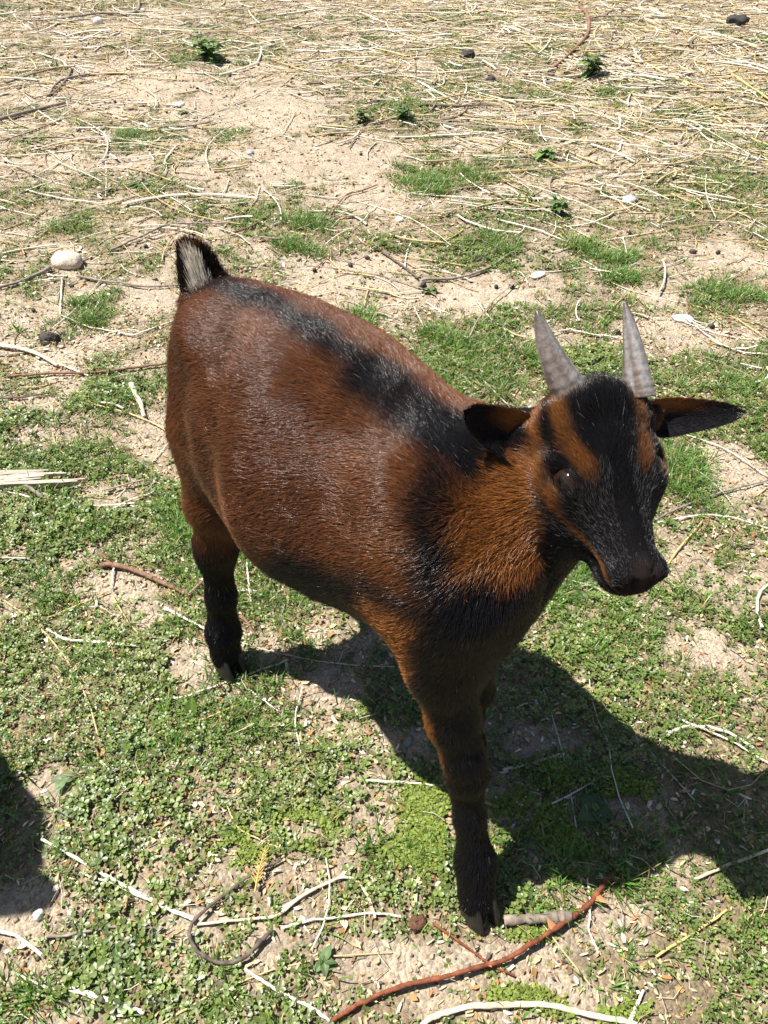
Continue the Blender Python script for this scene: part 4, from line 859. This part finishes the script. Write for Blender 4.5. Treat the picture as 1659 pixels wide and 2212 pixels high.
    C = mixc(C, DBR * 0.6, inner)
    # hind legs
    C = mixc(C, BLK * 1.2, (1 - step(P[:, 0], 0.14, 0.17)) * (1 - step(P[:, 2], 0.175, 0.225)))
    C = blob(P, C, [(0.02, 0.0, 0.455), (-0.005, 0, 0.42)], 0.003, 0.012, BLK * 2, 0.7)
    # neck
    S = P
    C = mixc(C, BLK * 1.25, step(P[:, 0], 0.29, 0.31) * (1 - step(P[:, 0] + 0.0 * P[:, 1], 0.335, 0.350)) * step(P[:, 2], 0.415, 0.43) * step(P[:, 1], -0.03, -0.01))
    C = blob(S, C, [(0.352, -0.017, 0.420), (0.356, -0.024, 0.408), (0.370, -0.0196, 0.400), (0.382, -0.012, 0.390)], 0.017, 0.0065, ORG, 1.0)
    C = blob(S, C, [(0.366, 0.0135, 0.447), (0.363, -0.0005, 0.4315), (0.380, -0.005, 0.409), (0.3926, 0.0038, 0.4077)], 0.017, 0.007, ORG * 0.95, 1.0)
    C = mixc(C, ORG * 0.95, step(P[:, 0], 0.350, 0.360) * step(P[:, 2], 0.378, 0.392))
    C = blob(S, C, [(0.335, 0.08, 0.42), (0.36, 0.09, 0.40)], 0.022, 0.01, ORG * 0.9, 1.0)
    C = mixc(C, BLK * 1.4, step(P[:, 0], 0.365, 0.38) * step(P[:, 0], 0.3, 0.36) * (1 - step(P[:, 2], 0.362, 0.386)) * step(P[:, 2], 0.2, 0.24))
    # head
    Hh = to_head(P0 + nz[:, None] * 0.009); F = Hh.copy(); F[:, 1] = -np.abs(F[:, 1])
    onh = head_mask(Hh)
    D = np.tile(BLK, (len(P), 1))
    D = blob(F, D, [(-0.005, -0.040, -0.006), (0.012, -0.0435, -0.014), (0.034, -0.045, -0.022), (0.046, -0.045, -0.026)], 0.006, 0.004, ORG * 0.9, 0.95)
    D = blob(F, D, [(-0.004, -0.027, 0.006), (0.0166, -0.0290, 0.0062), (0.0354, -0.0262, 0.0011), (0.050, -0.0252, -0.0015), (0.060, -0.0195, -0.003)], 0.0062, 0.0058, ORG * 0.55, 0.95)
    D = blob(F, D, [(0.040, -0.0270, 0.0005), (0.054, -0.0230, -0.002)], 0.0070, 0.0055, ORG * 0.55, 0.9)
    D = blob(F, D, [(0.004, -0.0355, 0.001), (0.030, -0.0370, -0.0055)], 0.0030, 0.003, BLK, 1.0)
    D = blob(F, D, [(0.0578, -0.039, -0.011)], 0.0085, 0.003, BLK * 1.1, 0.9)
    D = blob(F, D, [(0.060, -0.0440, -0.0230), (0.0690, -0.0430, -0.0235), (0.0799, -0.0390, -0.0318), (0.0956, -0.0292, -0.0415), (0.1163, -0.0200, -0.0425), (0.137, -0.0158, -0.0375)], 0.0036, 0.0032, ORG * 0.75, 0.95)
    D = blob(F, D, [(0.04, -0.045, -0.04), (0.055, -0.04, -0.06), (0.07, -0.03, -0.075)], 0.012, 0.009, DBR * 0.9, 0.8)
    D = blob(F, D, [(0.049, -0.0435, -0.0170), (0.0565, -0.0430, -0.0195), (0.064, -0.0410, -0.0185)], 0.0012, 0.0012, np.array([0.18, 0.15, 0.13]), 0.9)  # pale highlight painted along the lower eyelid
    D = blob(F, D, [(0.142, 0.0, -0.020), (0.15, 0, -0.035)], 0.012, 0.008, np.array([0.034, 0.026, 0.024]), 0.9)
    C = mixc(C, D, onh) if False else C * (1 - onh[:, None]) + D * onh[:, None]
    return np.clip(C * (1 + 0.5 * nz[:, None]), 0.003, 1)

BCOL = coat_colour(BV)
_tc = (BV[:, 2] > 0.447) & (BV[:, 0] < 0.016); _q = (BV - np.array([0.002, 0.003, 0])); _tc &= (_q[:, 0] * 0.85 - _q[:, 1] * 0.52) > 0.003; BCOL[_tc] = (0.60, 0.54, 0.45)
goat = empty('pygmy_goat', tuple(GT), GA)
tag(goat, 'brown and black pygmy goat with two grey horns standing on the grass', 'goat')
def inh(o):                                           # children are written in goat-local metres
    return o
skin = mat('goat_skin', rough=0.8, spec=0.04)
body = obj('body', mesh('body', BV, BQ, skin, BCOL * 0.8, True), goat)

# ---- coat of short hairs: real strands
def hair_mat(name, rough, spec):
    m = bpy.data.materials.new(name); m.use_nodes = True; nt = m.node_tree; nt.nodes.clear(); L = nt.links.new
    out = N(nt, 'OutputMaterial'); p = N(nt, 'BsdfPrincipled'); a = N(nt, 'Attribute', attribute_name='Col')
    p.inputs['Roughness'].default_value = rough; p.inputs['Specular IOR Level'].default_value = spec
    L(a.outputs['Color'], p.inputs['Base Color']); L(p.outputs[0], out.inputs[0]); return m
hairm = hair_mat('goat_hair', 0.22, 0.32)
def strands(name, root, nrm, dirv, length, lift, width, col, parent, droop=0.0, m=None):
    """root,nrm,dirv (n,3); length,lift,width (n,)"""
    n = len(root); t = dirv - (dirv * nrm).sum(1)[:, None] * nrm
    t /= np.linalg.norm(t, axis=1)[:, None] + 1e-9
    P = np.zeros((n, 4, 3)); d0 = t * np.cos(lift)[:, None] + nrm * np.sin(lift)[:, None]
    P[:, 0] = root - nrm * 0.0005
    l1 = lift * 0.7; d1 = t * np.cos(l1)[:, None] + nrm * np.sin(l1)[:, None]
    l2 = lift * 0.35; d2 = t * np.cos(l2)[:, None] + nrm * np.sin(l2)[:, None]
    L3 = (length / 3)[:, None]
    P[:, 1] = P[:, 0] + d0 * L3; P[:, 2] = P[:, 1] + d1 * L3; P[:, 3] = P[:, 2] + d2 * L3
    P[:, 2, 2] -= droop * 0.4; P[:, 3, 2] -= droop
    cu = bpy.data.hair_curves.new(name); cu.add_curves([4] * n)
    cu.position_data.foreach_set('vector', P.astype(np.float32).ravel())
    ra = cu.attributes.new('radius', 'FLOAT', 'POINT')
    rr = np.stack([width, width, width * 0.75, width * 0.15], 1); ra.data.foreach_set('value', rr.astype(np.float32).ravel())
    ca = cu.attributes.new('Col', 'FLOAT_COLOR', 'CURVE'); c4 = np.ones((n, 4), np.float32); c4[:, :3] = col
    ca.data.foreach_set('color', c4.ravel())
    cu.materials.append(m or hairm)
    return obj(name, cu, parent)
# sample roots
A_ = BV[BQ]; q1 = np.cross(A_[:, 1] - A_[:, 0], A_[:, 2] - A_[:, 0]); q2 = np.cross(A_[:, 2] - A_[:, 0], A_[:, 3] - A_[:, 0])
fn = q1 + q2; far = np.linalg.norm(fn, axis=1) / 2; fn = fn / (np.linalg.norm(fn, axis=1)[:, None] + 1e-12)
if (fn[:, 2] * (A_.mean(1)[:, 2] - 0.34)).sum() < 0: fn = -fn; BQ_flip = True
vn = np.zeros_like(BV)
for i in range(4): np.add.at(vn, BQ[:, i], fn * far[:, None])
vn /= np.linalg.norm(vn, axis=1)[:, None] + 1e-12
NH = 520000
hp_ = to_head(A_.mean(1)); wgt = far * np.where((hp_[:, 0] > -0.01) & (np.abs(hp_[:, 1]) < 0.06) & (hp_[:, 2] > -0.1), 2.2, 1.0)
pick = rng.choice(len(BQ), NH, p=wgt / wgt.sum())
u_ = rng.random((NH, 1)); v_ = rng.random((NH, 1))
Qp = A_[pick]; root = (Qp[:, 0] * (1 - u_) + Qp[:, 1] * u_) * (1 - v_) + (Qp[:, 3] * (1 - u_) + Qp[:, 2] * u_) * v_
Qn = vn[BQ[pick]]; hn = (Qn[:, 0] * (1 - u_) + Qn[:, 1] * u_) * (1 - v_) + (Qn[:, 3] * (1 - u_) + Qn[:, 2] * u_) * v_
hn /= np.linalg.norm(hn, axis=1)[:, None]
hh = to_head(root)
onhead = head_mask(hh)
leg = 1 - step(root[:, 2], 0.20, 0.27)
rump = 1 - step(root[:, 0], 0.03, 0.10)
neck = step(root[:, 0], 0.31, 0.36) * (1 - onhead)
front = step(root[:, 0], 0.33, 0.38) * (1 - step(root[:, 2], 0.36, 0.41))
D = np.zeros((NH, 3)); D += np.array([-1.0, 0, -0.25])
side = step(np.abs(root[:, 1]), 0.03, 0.09)
D[:, 2] -= side * 0.35
D = D * (1 - rump[:, None]) + np.array([-0.35, 0, -1.0]) * rump[:, None]
nk = -HA * 0.2 + np.array([-1.0, -0.25, -0.75]); D = D * (1 - neck[:, None]) + nk * neck[:, None]
D = D * (1 - front[:, None]) + np.array([-0.1, 0, -1.0]) * front[:, None]
D = D * (1 - leg[:, None]) + np.array([0.05, 0, -1.0]) * leg[:, None]
hdv = -HA + 0.35 * np.sign(hh[:, 1])[:, None] * HE * (np.abs(hh[:, 1]) * 20).clip(0, 1)[:, None]
lowj = step(-hh[:, 2], 0.045, 0.07)[:, None]
hdv = hdv * (1 - lowj * 0.3) - HN * lowj * 0.5
D = D * (1 - onhead[:, None]) + hdv * onhead[:, None]
cl = fbm(root[:, 0] * 55 + 30 + root[:, 1] * 20, root[:, 2] * 55 + 30, 33, 2) - 0.5      # locks lean together
D += rng.normal(0, 0.17, (NH, 3)) + cl[:, None] * np.array([0.3, 1.0, 1.2])
belly_ = ((1 - step(root[:, 2], 0.24, 0.30)) * (1 - leg) + step(-hn[:, 2], 0.2, 0.7) * (1 - leg) * 0.7) * (1 - step(root[:, 0], 0.27, 0.31))
LEN = 0.0095 + 0.007 * rump + 0.007 * np.clip(belly_, 0, 1)
LEN = LEN * (1 - leg) + (0.0085 - 0.0035 * (1 - step(root[:, 2], 0.03, 0.06))) * leg
LEN = LEN + 0.010 * step(root[:, 0], 0.30, 0.325) * (1 - step(np.abs(root[:, 1] - 0.03), 0.02, 0.04)) * step(hn[:, 2], 0.5, 0.9) * (1 - onhead)
muz = step(hh[:, 0], 0.06, 0.12)
LEN = LEN * (1 - onhead) + (0.0068 - 0.0038 * muz) * onhead
tuft = step(0.03 - np.linalg.norm(hh - np.array([0.004, 0, 0.0]), axis=1), 0.0, 0.012)
LEN = LEN + 0.009 * tuft
bare = (np.linalg.norm(hh - np.array([0.150, 0, -0.034]), axis=1) < 0.017) & (onhead > 0.5)
for s in (-1, 1): bare |= np.linalg.norm(hh - np.array([0.0578, 0.039 * s, -0.0110]), axis=1) < 0.0085
bare |= root[:, 2] < 0.026
bare |= (root[:, 2] > 0.449) & (root[:, 0] < 0.016)
keep = ~bare
LIFT = R(15) + R(8) * onhead + R(9) * rump + R(12) * np.clip(belly_, 0, 1) + R(22) * tuft + np.abs(rng.normal(0, R(7), NH)) + R(14) * step(hn[:, 2], 0.5, 0.9) * step(root[:, 0], 0.30, 0.325) * (1 - onhead)
LEN = LEN * rng.uniform(0.65, 1.2, NH)
HC = coat_colour(root - D / (np.linalg.norm(D, axis=1)[:, None]) * 0.004 * rng.normal(0, 1, (NH, 1))) * rng.uniform(0.55, 1.5, (NH, 1)); HC[rng.random(NH) < 0.004] = (0.22, 0.18, 0.14)  # the few pale hairs are painted glints
_mz = (onhead > 0.5) & (hh[:, 0] > 0.055) & (np.abs(hh[:, 1]) > 0.007) & (hh[:, 2] > -0.05) & (rng.random(NH) < 0.22) & (HC[:, 0] < 0.03); HC[_mz] = (0.075, 0.072, 0.075)  # grey hairs mixed into the muzzle to imitate glints
WID = np.full(NH, 0.00014) * (1 - 0.35 * onhead)
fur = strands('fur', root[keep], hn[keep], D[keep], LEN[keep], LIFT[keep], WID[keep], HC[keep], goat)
tag(fur, kind='stuff')
# ---- horns
def frame_tube(path, ra, rb, nseg, xdir):
    """path (n,3) radii arrays ra (along xdir) and rb; returns V, quads"""
    path = np.asarray(path, float); n = len(path); V = []
    for i in range(n):
        t = path[min(i + 1, n - 1)] - path[max(i - 1, 0)]; t /= np.linalg.norm(t)
        x = xdir - (xdir @ t) * t; x /= np.linalg.norm(x); y = np.cross(t, x)
        for k in range(nseg):
            a = 2 * math.pi * k / nseg
            V.append(path[i] + x * math.cos(a) * ra[i] + y * math.sin(a) * rb[i])
    F = []
    for i in range(n - 1):
        for k in range(nseg):
            F.append((i * nseg + k, i * nseg + (k + 1) % nseg, (i + 1) * nseg + (k + 1) % nseg, (i + 1) * nseg + k))
    F.append(tuple(range(nseg))[::-1]); F.append(tuple((n - 1) * nseg + k for k in range(nseg)))
    return np.array(V), F
hornm = mat('horn', rough=0.36, spec=0.5, bump=(420, 0.5, 0.0008), noise=(300, 0.72, 1.25))
def horn(base, tip, bow, r0, ox):
    n = 64; t = np.linspace(0, 1, n)[:, None]
    path = base * (1 - t) + tip * t + bow * (4 * t * (1 - t))
    tt = t[:, 0]; r = r0 * ((1 - tt) * 0.78 + 0.22) * np.sqrt(np.clip(1 - tt ** 9, 0, 1)) + 1e-5
    ring = 1 + 0.012 * np.sin(tt ** 0.8 * 75) * (1 - tt) ** 0.6 + 0.012 * np.sin(tt * 47 + 1) * (1 - tt)
    V, F = frame_tube(path, r * ring * 1.08, r * ring * 0.90, 28, HA)
    c = np.zeros((len(V), 3)); T_ = np.repeat(tt, 28); az = np.tile(np.arange(28) / 28 * 6.283, n)
    g1 = np.array([0.27, 0.255, 0.245]); g2 = np.array([0.13, 0.095, 0.075]); g3 = np.array([0.035, 0.026, 0.022])
    m_ = fbm(np.cos(az) * 2.2 + ox + T_ * 0.4, np.sin(az) * 2.2 + T_ * 1.8 + ox, 41, 3)[:, None]; m_ = np.clip((m_ - 0.30) * 2.6 + 0.03 * np.sin(T_[:, None] ** 0.8 * 75 + 0.8) * (1 - T_[:, None]), 0, 1)
    c = g1 * m_ + g2 * (1 - m_)
    e_ = np.clip((T_ - 0.78) / 0.2, 0, 1)[:, None]; c = c * (1 - e_ * 0.7) + g3 * e_ * 0.7
    b_ = np.clip((0.10 - T_) / 0.1, 0, 1)[:, None]; c = c * (1 - b_ * 0.5) + g2 * 0.6 * b_ * 0.5
    return obj('horn', mesh('horn', V, F, hornm, c, True), goat)
hb_r = px_g(1249, 872, 0.543); hb_l = px_g(1378, 858, 0.543)
horn(hb_r, px_g(1159, 668, 0.522), HE * -0.0035, 0.0162, 3.0)
horn(hb_l, px_g(1349, 650, 0.532), HE * 0.0015, 0.0124, 9.0)

# ---- ears: cupped leaf shapes with two faces
earm = mat('ear_skin', rough=0.85, spec=0.06, bump=(900, 0.3, 0.0004))
def ear(root, tip, up, s, cup, wid):
    nu, nv = 18, 11; ax = tip - root; ln = np.linalg.norm(ax); ax /= ln
    up = up - (up @ ax) * ax; up /= np.linalg.norm(up); fr = np.cross(ax, up) * s      # fr: side the opening faces
    V = []; C = []
    for side in (0, 1):
        for i in range(nu):
            t = i / (nu - 1); w = wid * (0.75 + 0.25 * math.sin(min(1, t / 0.25) * math.pi / 2)) * (1 - 0.62 * max(0, (t - 0.15) / 0.85)) * max(0.0, 1 - t ** 9) ** 0.5 + 0.0005
            cu = cup * (1 - 0.75 * t)
            for j in range(nv):
                v = j / (nv - 1) * 2 - 1; a = v * cu
                y = math.sin(a) / max(cu, .01) * w * 1.0; x = -(math.cos(a)) / max(cu, .01) * w + w / max(cu, .01)
                edge = 1 - abs(v) ** 4
                p = root + ax * (t * ln) + up * y + fr * (x * 0.9 - 0.35 * w) - fr * (0.0016 * edge if side == 0 else 0) - np.array([0, 0, 0.006 * math.sin(t * 2.6)]) + up * 0.004 * math.sin(t * math.pi)
                V.append(p)
                if side == 0:                          # outer face: rusty with black rim
                    k = max(0, min(1, (abs(v) - 0.75) * 5)); k = max(k, max(0, (t - 0.62) * 4)); k = min(k, 1)
                    C.append(ORG * 0.85 * (1 - k) + BLK * k)
                else:
                    k = max(0, min(1, (v - 0.0) * 2.0)) * max(0, min(1, (0.72 - t) * 3)); C.append(BLK * 1.5 * (1 - k) + ORG * 0.8 * k)
    V = np.array(V); F = []
    for side in (0, 1):
        o = side * nu * nv
        for i in range(nu - 1):
            for j in range(nv - 1):
                f = (o + i * nv + j, o + i * nv + j + 1, o + (i + 1) * nv + j + 1, o + (i + 1) * nv + j)
                F.append(f if side == 0 else f[::-1])
    o = nu * nv
    for i in range(nu - 1):
        F.append((i * nv, (i + 1) * nv, o + (i + 1) * nv, o + i * nv)); F.append((i * nv + nv - 1, o + i * nv + nv - 1, o + (i + 1) * nv + nv - 1, (i + 1) * nv + nv - 1))
    for j in range(nv - 1): F.append(((nu - 1) * nv + j, (nu - 1) * nv + j + 1, o + (nu - 1) * nv + j + 1, o + (nu - 1) * nv + j))
    C = np.array(C); e = obj('ear', mesh('ear', V, F, earm, C, True), goat)
    # short hairs
    n = 5200; ii = rng.random(n); jj = rng.random(n); sd = (rng.random(n) < 0.35).astype(int)
    fi = ii * (nu - 1.001); fj = jj * (nv - 1.001); i0 = fi.astype(int); j0 = fj.astype(int)
    b = sd * o + i0 * nv + j0; a_, b_ = (fi - i0)[:, None], (fj - j0)[:, None]
    P = (V[b] * (1 - a_) + V[b + nv] * a_) * (1 - b_) + (V[b + 1] * (1 - a_) + V[b + nv + 1] * a_) * b_
    nn = np.cross(V[b + 1] - V[b], V[b + nv] - V[b]); nn /= np.linalg.norm(nn, axis=1)[:, None] + 1e-12
    ref = np.where(sd == 0, -1.0, 1.0)[:, None] * fr; nn *= np.sign((nn * ref).sum(1))[:, None] + 1e-9
    CC = C[b] * rng.uniform(0.6, 1.5, (n, 1))
    h = strands('ear_hair', P, nn, np.tile(ax, (n, 1)) + rng.normal(0, 0.15, (n, 3)), rng.uniform(0.003, 0.006, n), np.full(n, R(16)), np.full(n, 0.00014), CC, e)
    tag(h, kind='stuff')
UPE = np.array([0.0, 0.6, 0.8]) @ GROT
EARR = (hd(0.018, -0.045, -0.026), px_g(1010, 884, 0.512)); EARL = (hd(0.010, 0.046, -0.024), px_g(1604, 884, 0.566))
ear(EARR[0], EARR[1], UPE, -1, 1.15, 0.0235)
ear(EARL[0], EARL[1], UPE, 1, 1.25, 0.0175)

# ---- eyes
eyem = mat('eye_ball', rough=0.10, spec=0.4)
lidm = mat('eyelid_skin', rough=0.75, spec=0.05, col=(0.007, 0.006, 0.006))
def sphere_v(c, r, look, up, nu=24, nv=16):
    look = look / np.linalg.norm(look); up = up - (up @ look) * look; up /= np.linalg.norm(up); sd = np.cross(look, up)
    V = [c + look * r]; A = [0]
    for i in range(1, nv):
        th = math.pi * i / nv
        for k in range(nu):
            ph = 2 * math.pi * k / nu; V.append(c + r * (look * math.cos(th) + math.sin(th) * (sd * math.cos(ph) + up * math.sin(ph))))
    V.append(c - look * r); F = []
    for k in range(nu): F.append((0, 1 + k, 1 + (k + 1) % nu))
    for i in range(nv - 2):
        for k in range(nu): a = 1 + i * nu + k; b = 1 + i * nu + (k + 1) % nu; F.append((a, a + nu, b + nu, b))
    o = 1 + (nv - 2) * nu
    for k in range(nu): F.append((o + k, len(V) - 1, o + (k + 1) % nu))
    return np.array(V), F, look, up, sd
def eye(s):
    c = hd(0.0570, 0.0292 * s, -0.0178); r = 0.0130 * H_K
    look = HE * s * 0.8 + HN * 0.5 + HA * 0.35
    V, F, lk, up, sd = sphere_v(c, r, look, HN, 40, 30)
    q = (V - c) / r; x = q @ sd; y = q @ up; z = q @ lk
    iris = (z > 0.40); pup = (z > 0) & (np.abs(y) < 0.19) & (np.abs(x) < 0.50)
    C = np.tile(np.array([0.008, 0.007, 0.006]), (len(V), 1)); C[iris] = (0.020, 0.012, 0.007); C[pup] = (0.002, 0.002, 0.002)
    e = obj('eye', mesh('eye', V, F, eyem, C, True), goat)
    for nm, lo, hi in (('upper_eyelid', 0.70, 1.3), ('lower_eyelid', -1.5, -0.55)):
        V = []; n1, n2 = 18, 8
        for layer in (1.03, 1.10):
            for i in range(n1):
                ph = -1.45 + 2.9 * i / (n1 - 1)
                for j in range(n2):
                    a0 = lo * math.cos(ph) ** 0.8 if nm[0] == 'u' else hi * math.cos(ph) ** 0.8
                    b0 = hi if nm[0] == 'u' else lo
                    th = a0 + (b0 - a0) * j / (n2 - 1)
                    V.append(c + r * layer * (lk * math.cos(th) * math.cos(ph) + sd * math.sin(ph) * math.cos(th) + up * math.sin(th)) - lk * r * 0.04)
        F = []
        for l in (0, 1):
            for i in range(n1 - 1):
                for j in range(n2 - 1):
                    b = l * n1 * n2 + i * n2 + j; f = (b, b + 1, b + n2 + 1, b + n2); F.append(f if l else f[::-1])
        for i in range(n1 - 1): b = i * n2; F.append((b, b + n2, b + n2 + n1 * n2, b + n1 * n2))
        obj(nm, mesh(nm, np.array(V), F, lidm, None, True), goat)
eye(-1); eye(1)

# ---- hooves: two claws to a foot
hoofm = mat('hoof_horn', rough=0.5, spec=0.4, col=(0.020, 0.017, 0.015), noise=(180, 0.6, 1.3), bump=(300, 0.4, 0.0006))
def hoof(pos, az, k=1.0):
    gz = float(hgt(*g2w(np.array(pos))[:2]))
    R_ = np.array([[math.cos(az), -math.sin(az), 0], [math.sin(az), math.cos(az), 0], [0, 0, 1]])
    for s in (-1, 1):
        rows = [(0.000 + gz - 0.002, 1.0, 0.0), (0.006, 1.0, 0.0), (0.016, 0.92, -0.002), (0.027, 0.80, -0.006), (0.034, 0.62, -0.009)]
        V = []; m = 20
        for z, kk, dx in rows:
            for i in range(m):
                a = 2 * math.pi * i / m; ca, sa = math.cos(a), math.sin(a)
                x = (0.0225 if ca > 0 else 0.017) * math.copysign(abs(ca) ** 0.9, ca) * kk + dx; y = 0.0088 * sa * kk * (1 - 0.25 * max(ca, 0))
                if y * s < 0: y *= 0.72
                V.append(R_ @ np.array([x * k * 0.9, (y + 0.0090 * s * (1 - 0.12 * (z / 0.03))) * k, z * k if z > 0.004 else z]) + np.array(pos) + np.array([-0.004, 0, 0]))
        F = [tuple(range(m))[::-1], tuple(len(V) - m + i for i in range(m))]
        for r0 in range(len(rows) - 1):
            for i in range(m): F.append((r0 * m + i, r0 * m + (i + 1) % m, (r0 + 1) * m + (i + 1) % m, (r0 + 1) * m + i))
        obj('hoof', mesh('hoof', np.array(V), F, hoofm, None, True), goat)
hoof(FH[0][0], -0.35); hoof(FH[1][0], -0.1); hoof(HH[0][0], -0.1); hoof(HH[1][0], 0.0)

# ---- tail hair: cream fan in the middle, black at the sides, brown at the tip
def tail_hair():
    n = 8000; tp = np.array([p for p, r in TAILP]); tt = rng.random(n) * (len(tp) - 1.001); i0 = tt.astype(int); f_ = (tt - i0)[:, None]
    c = tp[i0] * (1 - f_) + tp[i0 + 1] * f_; rr = np.array([r for p, r in TAILP]); r = rr[i0] * (1 - f_[:, 0]) + rr[i0 + 1] * f_[:, 0]
    ax = np.array([-0.25, -0.03, 1.0]); ax /= np.linalg.norm(ax)
    bk = np.array([0.85, -0.52, 0.0]); sd = np.array([0.52, 0.85, 0.0]); bk /= np.linalg.norm(bk)
    a = rng.random(n) * 2 * math.pi
    nn = sd[None] * np.sin(a)[:, None] + bk[None] * np.cos(a)[:, None]
    root = c + nn * r[:, None] * (0.8 + 0.3 * (np.cos(a) > 0)[:, None])
    # a>0 is the animal's left. cream on the side that faces back and right
    x = np.sin(a); y = np.cos(a)
    cream = (y > 0.0) & (np.abs(x + 0.02) < 0.44)
    col = np.where(cream[:, None], np.array([0.85, 0.79, 0.68]), BLK * 1.3)
    tipb = (tt / (len(tp) - 1) > 0.86) & (rng.random(n) < 0.6); col[tipb] = BRN * 1.3
    ed = (~cream) & (rng.random(n) < 0.3); col[ed] = DBR * 1.6
    col = col * rng.uniform(0.6, 1.35, (n, 1))
    D = np.tile(ax, (n, 1)) + nn * 0.02 + rng.normal(0, 0.08, (n, 3))
    L_ = rng.uniform(0.018, 0.031, n) * np.where(cream, 1.0, 0.95) * (1 - 0.25 * tt / 3)
    tm = hair_mat('tail_hair', 0.35, 0.4); _nt = tm.node_tree; _p = [q for q in _nt.nodes if q.type == 'BSDF_PRINCIPLED'][0]; _at = [q for q in _nt.nodes if q.type == 'ATTRIBUTE'][0]; _o = [q for q in _nt.nodes if q.type == 'OUTPUT_MATERIAL'][0]
    _tr = N(_nt, 'BsdfTranslucent'); _mx = N(_nt, 'MixShader'); _mx.inputs[0].default_value = 0.4; _nt.links.new(_at.outputs['Color'], _tr.inputs[0]); _nt.links.new(_p.outputs[0], _mx.inputs[1]); _nt.links.new(_tr.outputs[0], _mx.inputs[2]); _nt.links.new(_mx.outputs[0], _o.inputs[0])
    h = strands('tail_hair', root, nn, D, L_, np.full(n, R(7)) + rng.normal(0, R(6), n), np.full(n, 0.00026), col, goat, m=tm); tag(h, kind='stuff')
tail_hair()

# ---- unseen goat copy, added off the left edge to cast a shadow
def copy_tree(o, parent=None):
    kids = list(o.children); c = o.copy(); link(c, parent)
    for ch in kids: copy_tree(ch, c)
    return c
kid = copy_tree(goat); kid.location = (-0.556, 0.345, 0.0); kid.rotation_euler = (0, 0, R(146))
kid['label'] = 'unseen copy of the goat added outside the left edge to cast the shadow there'
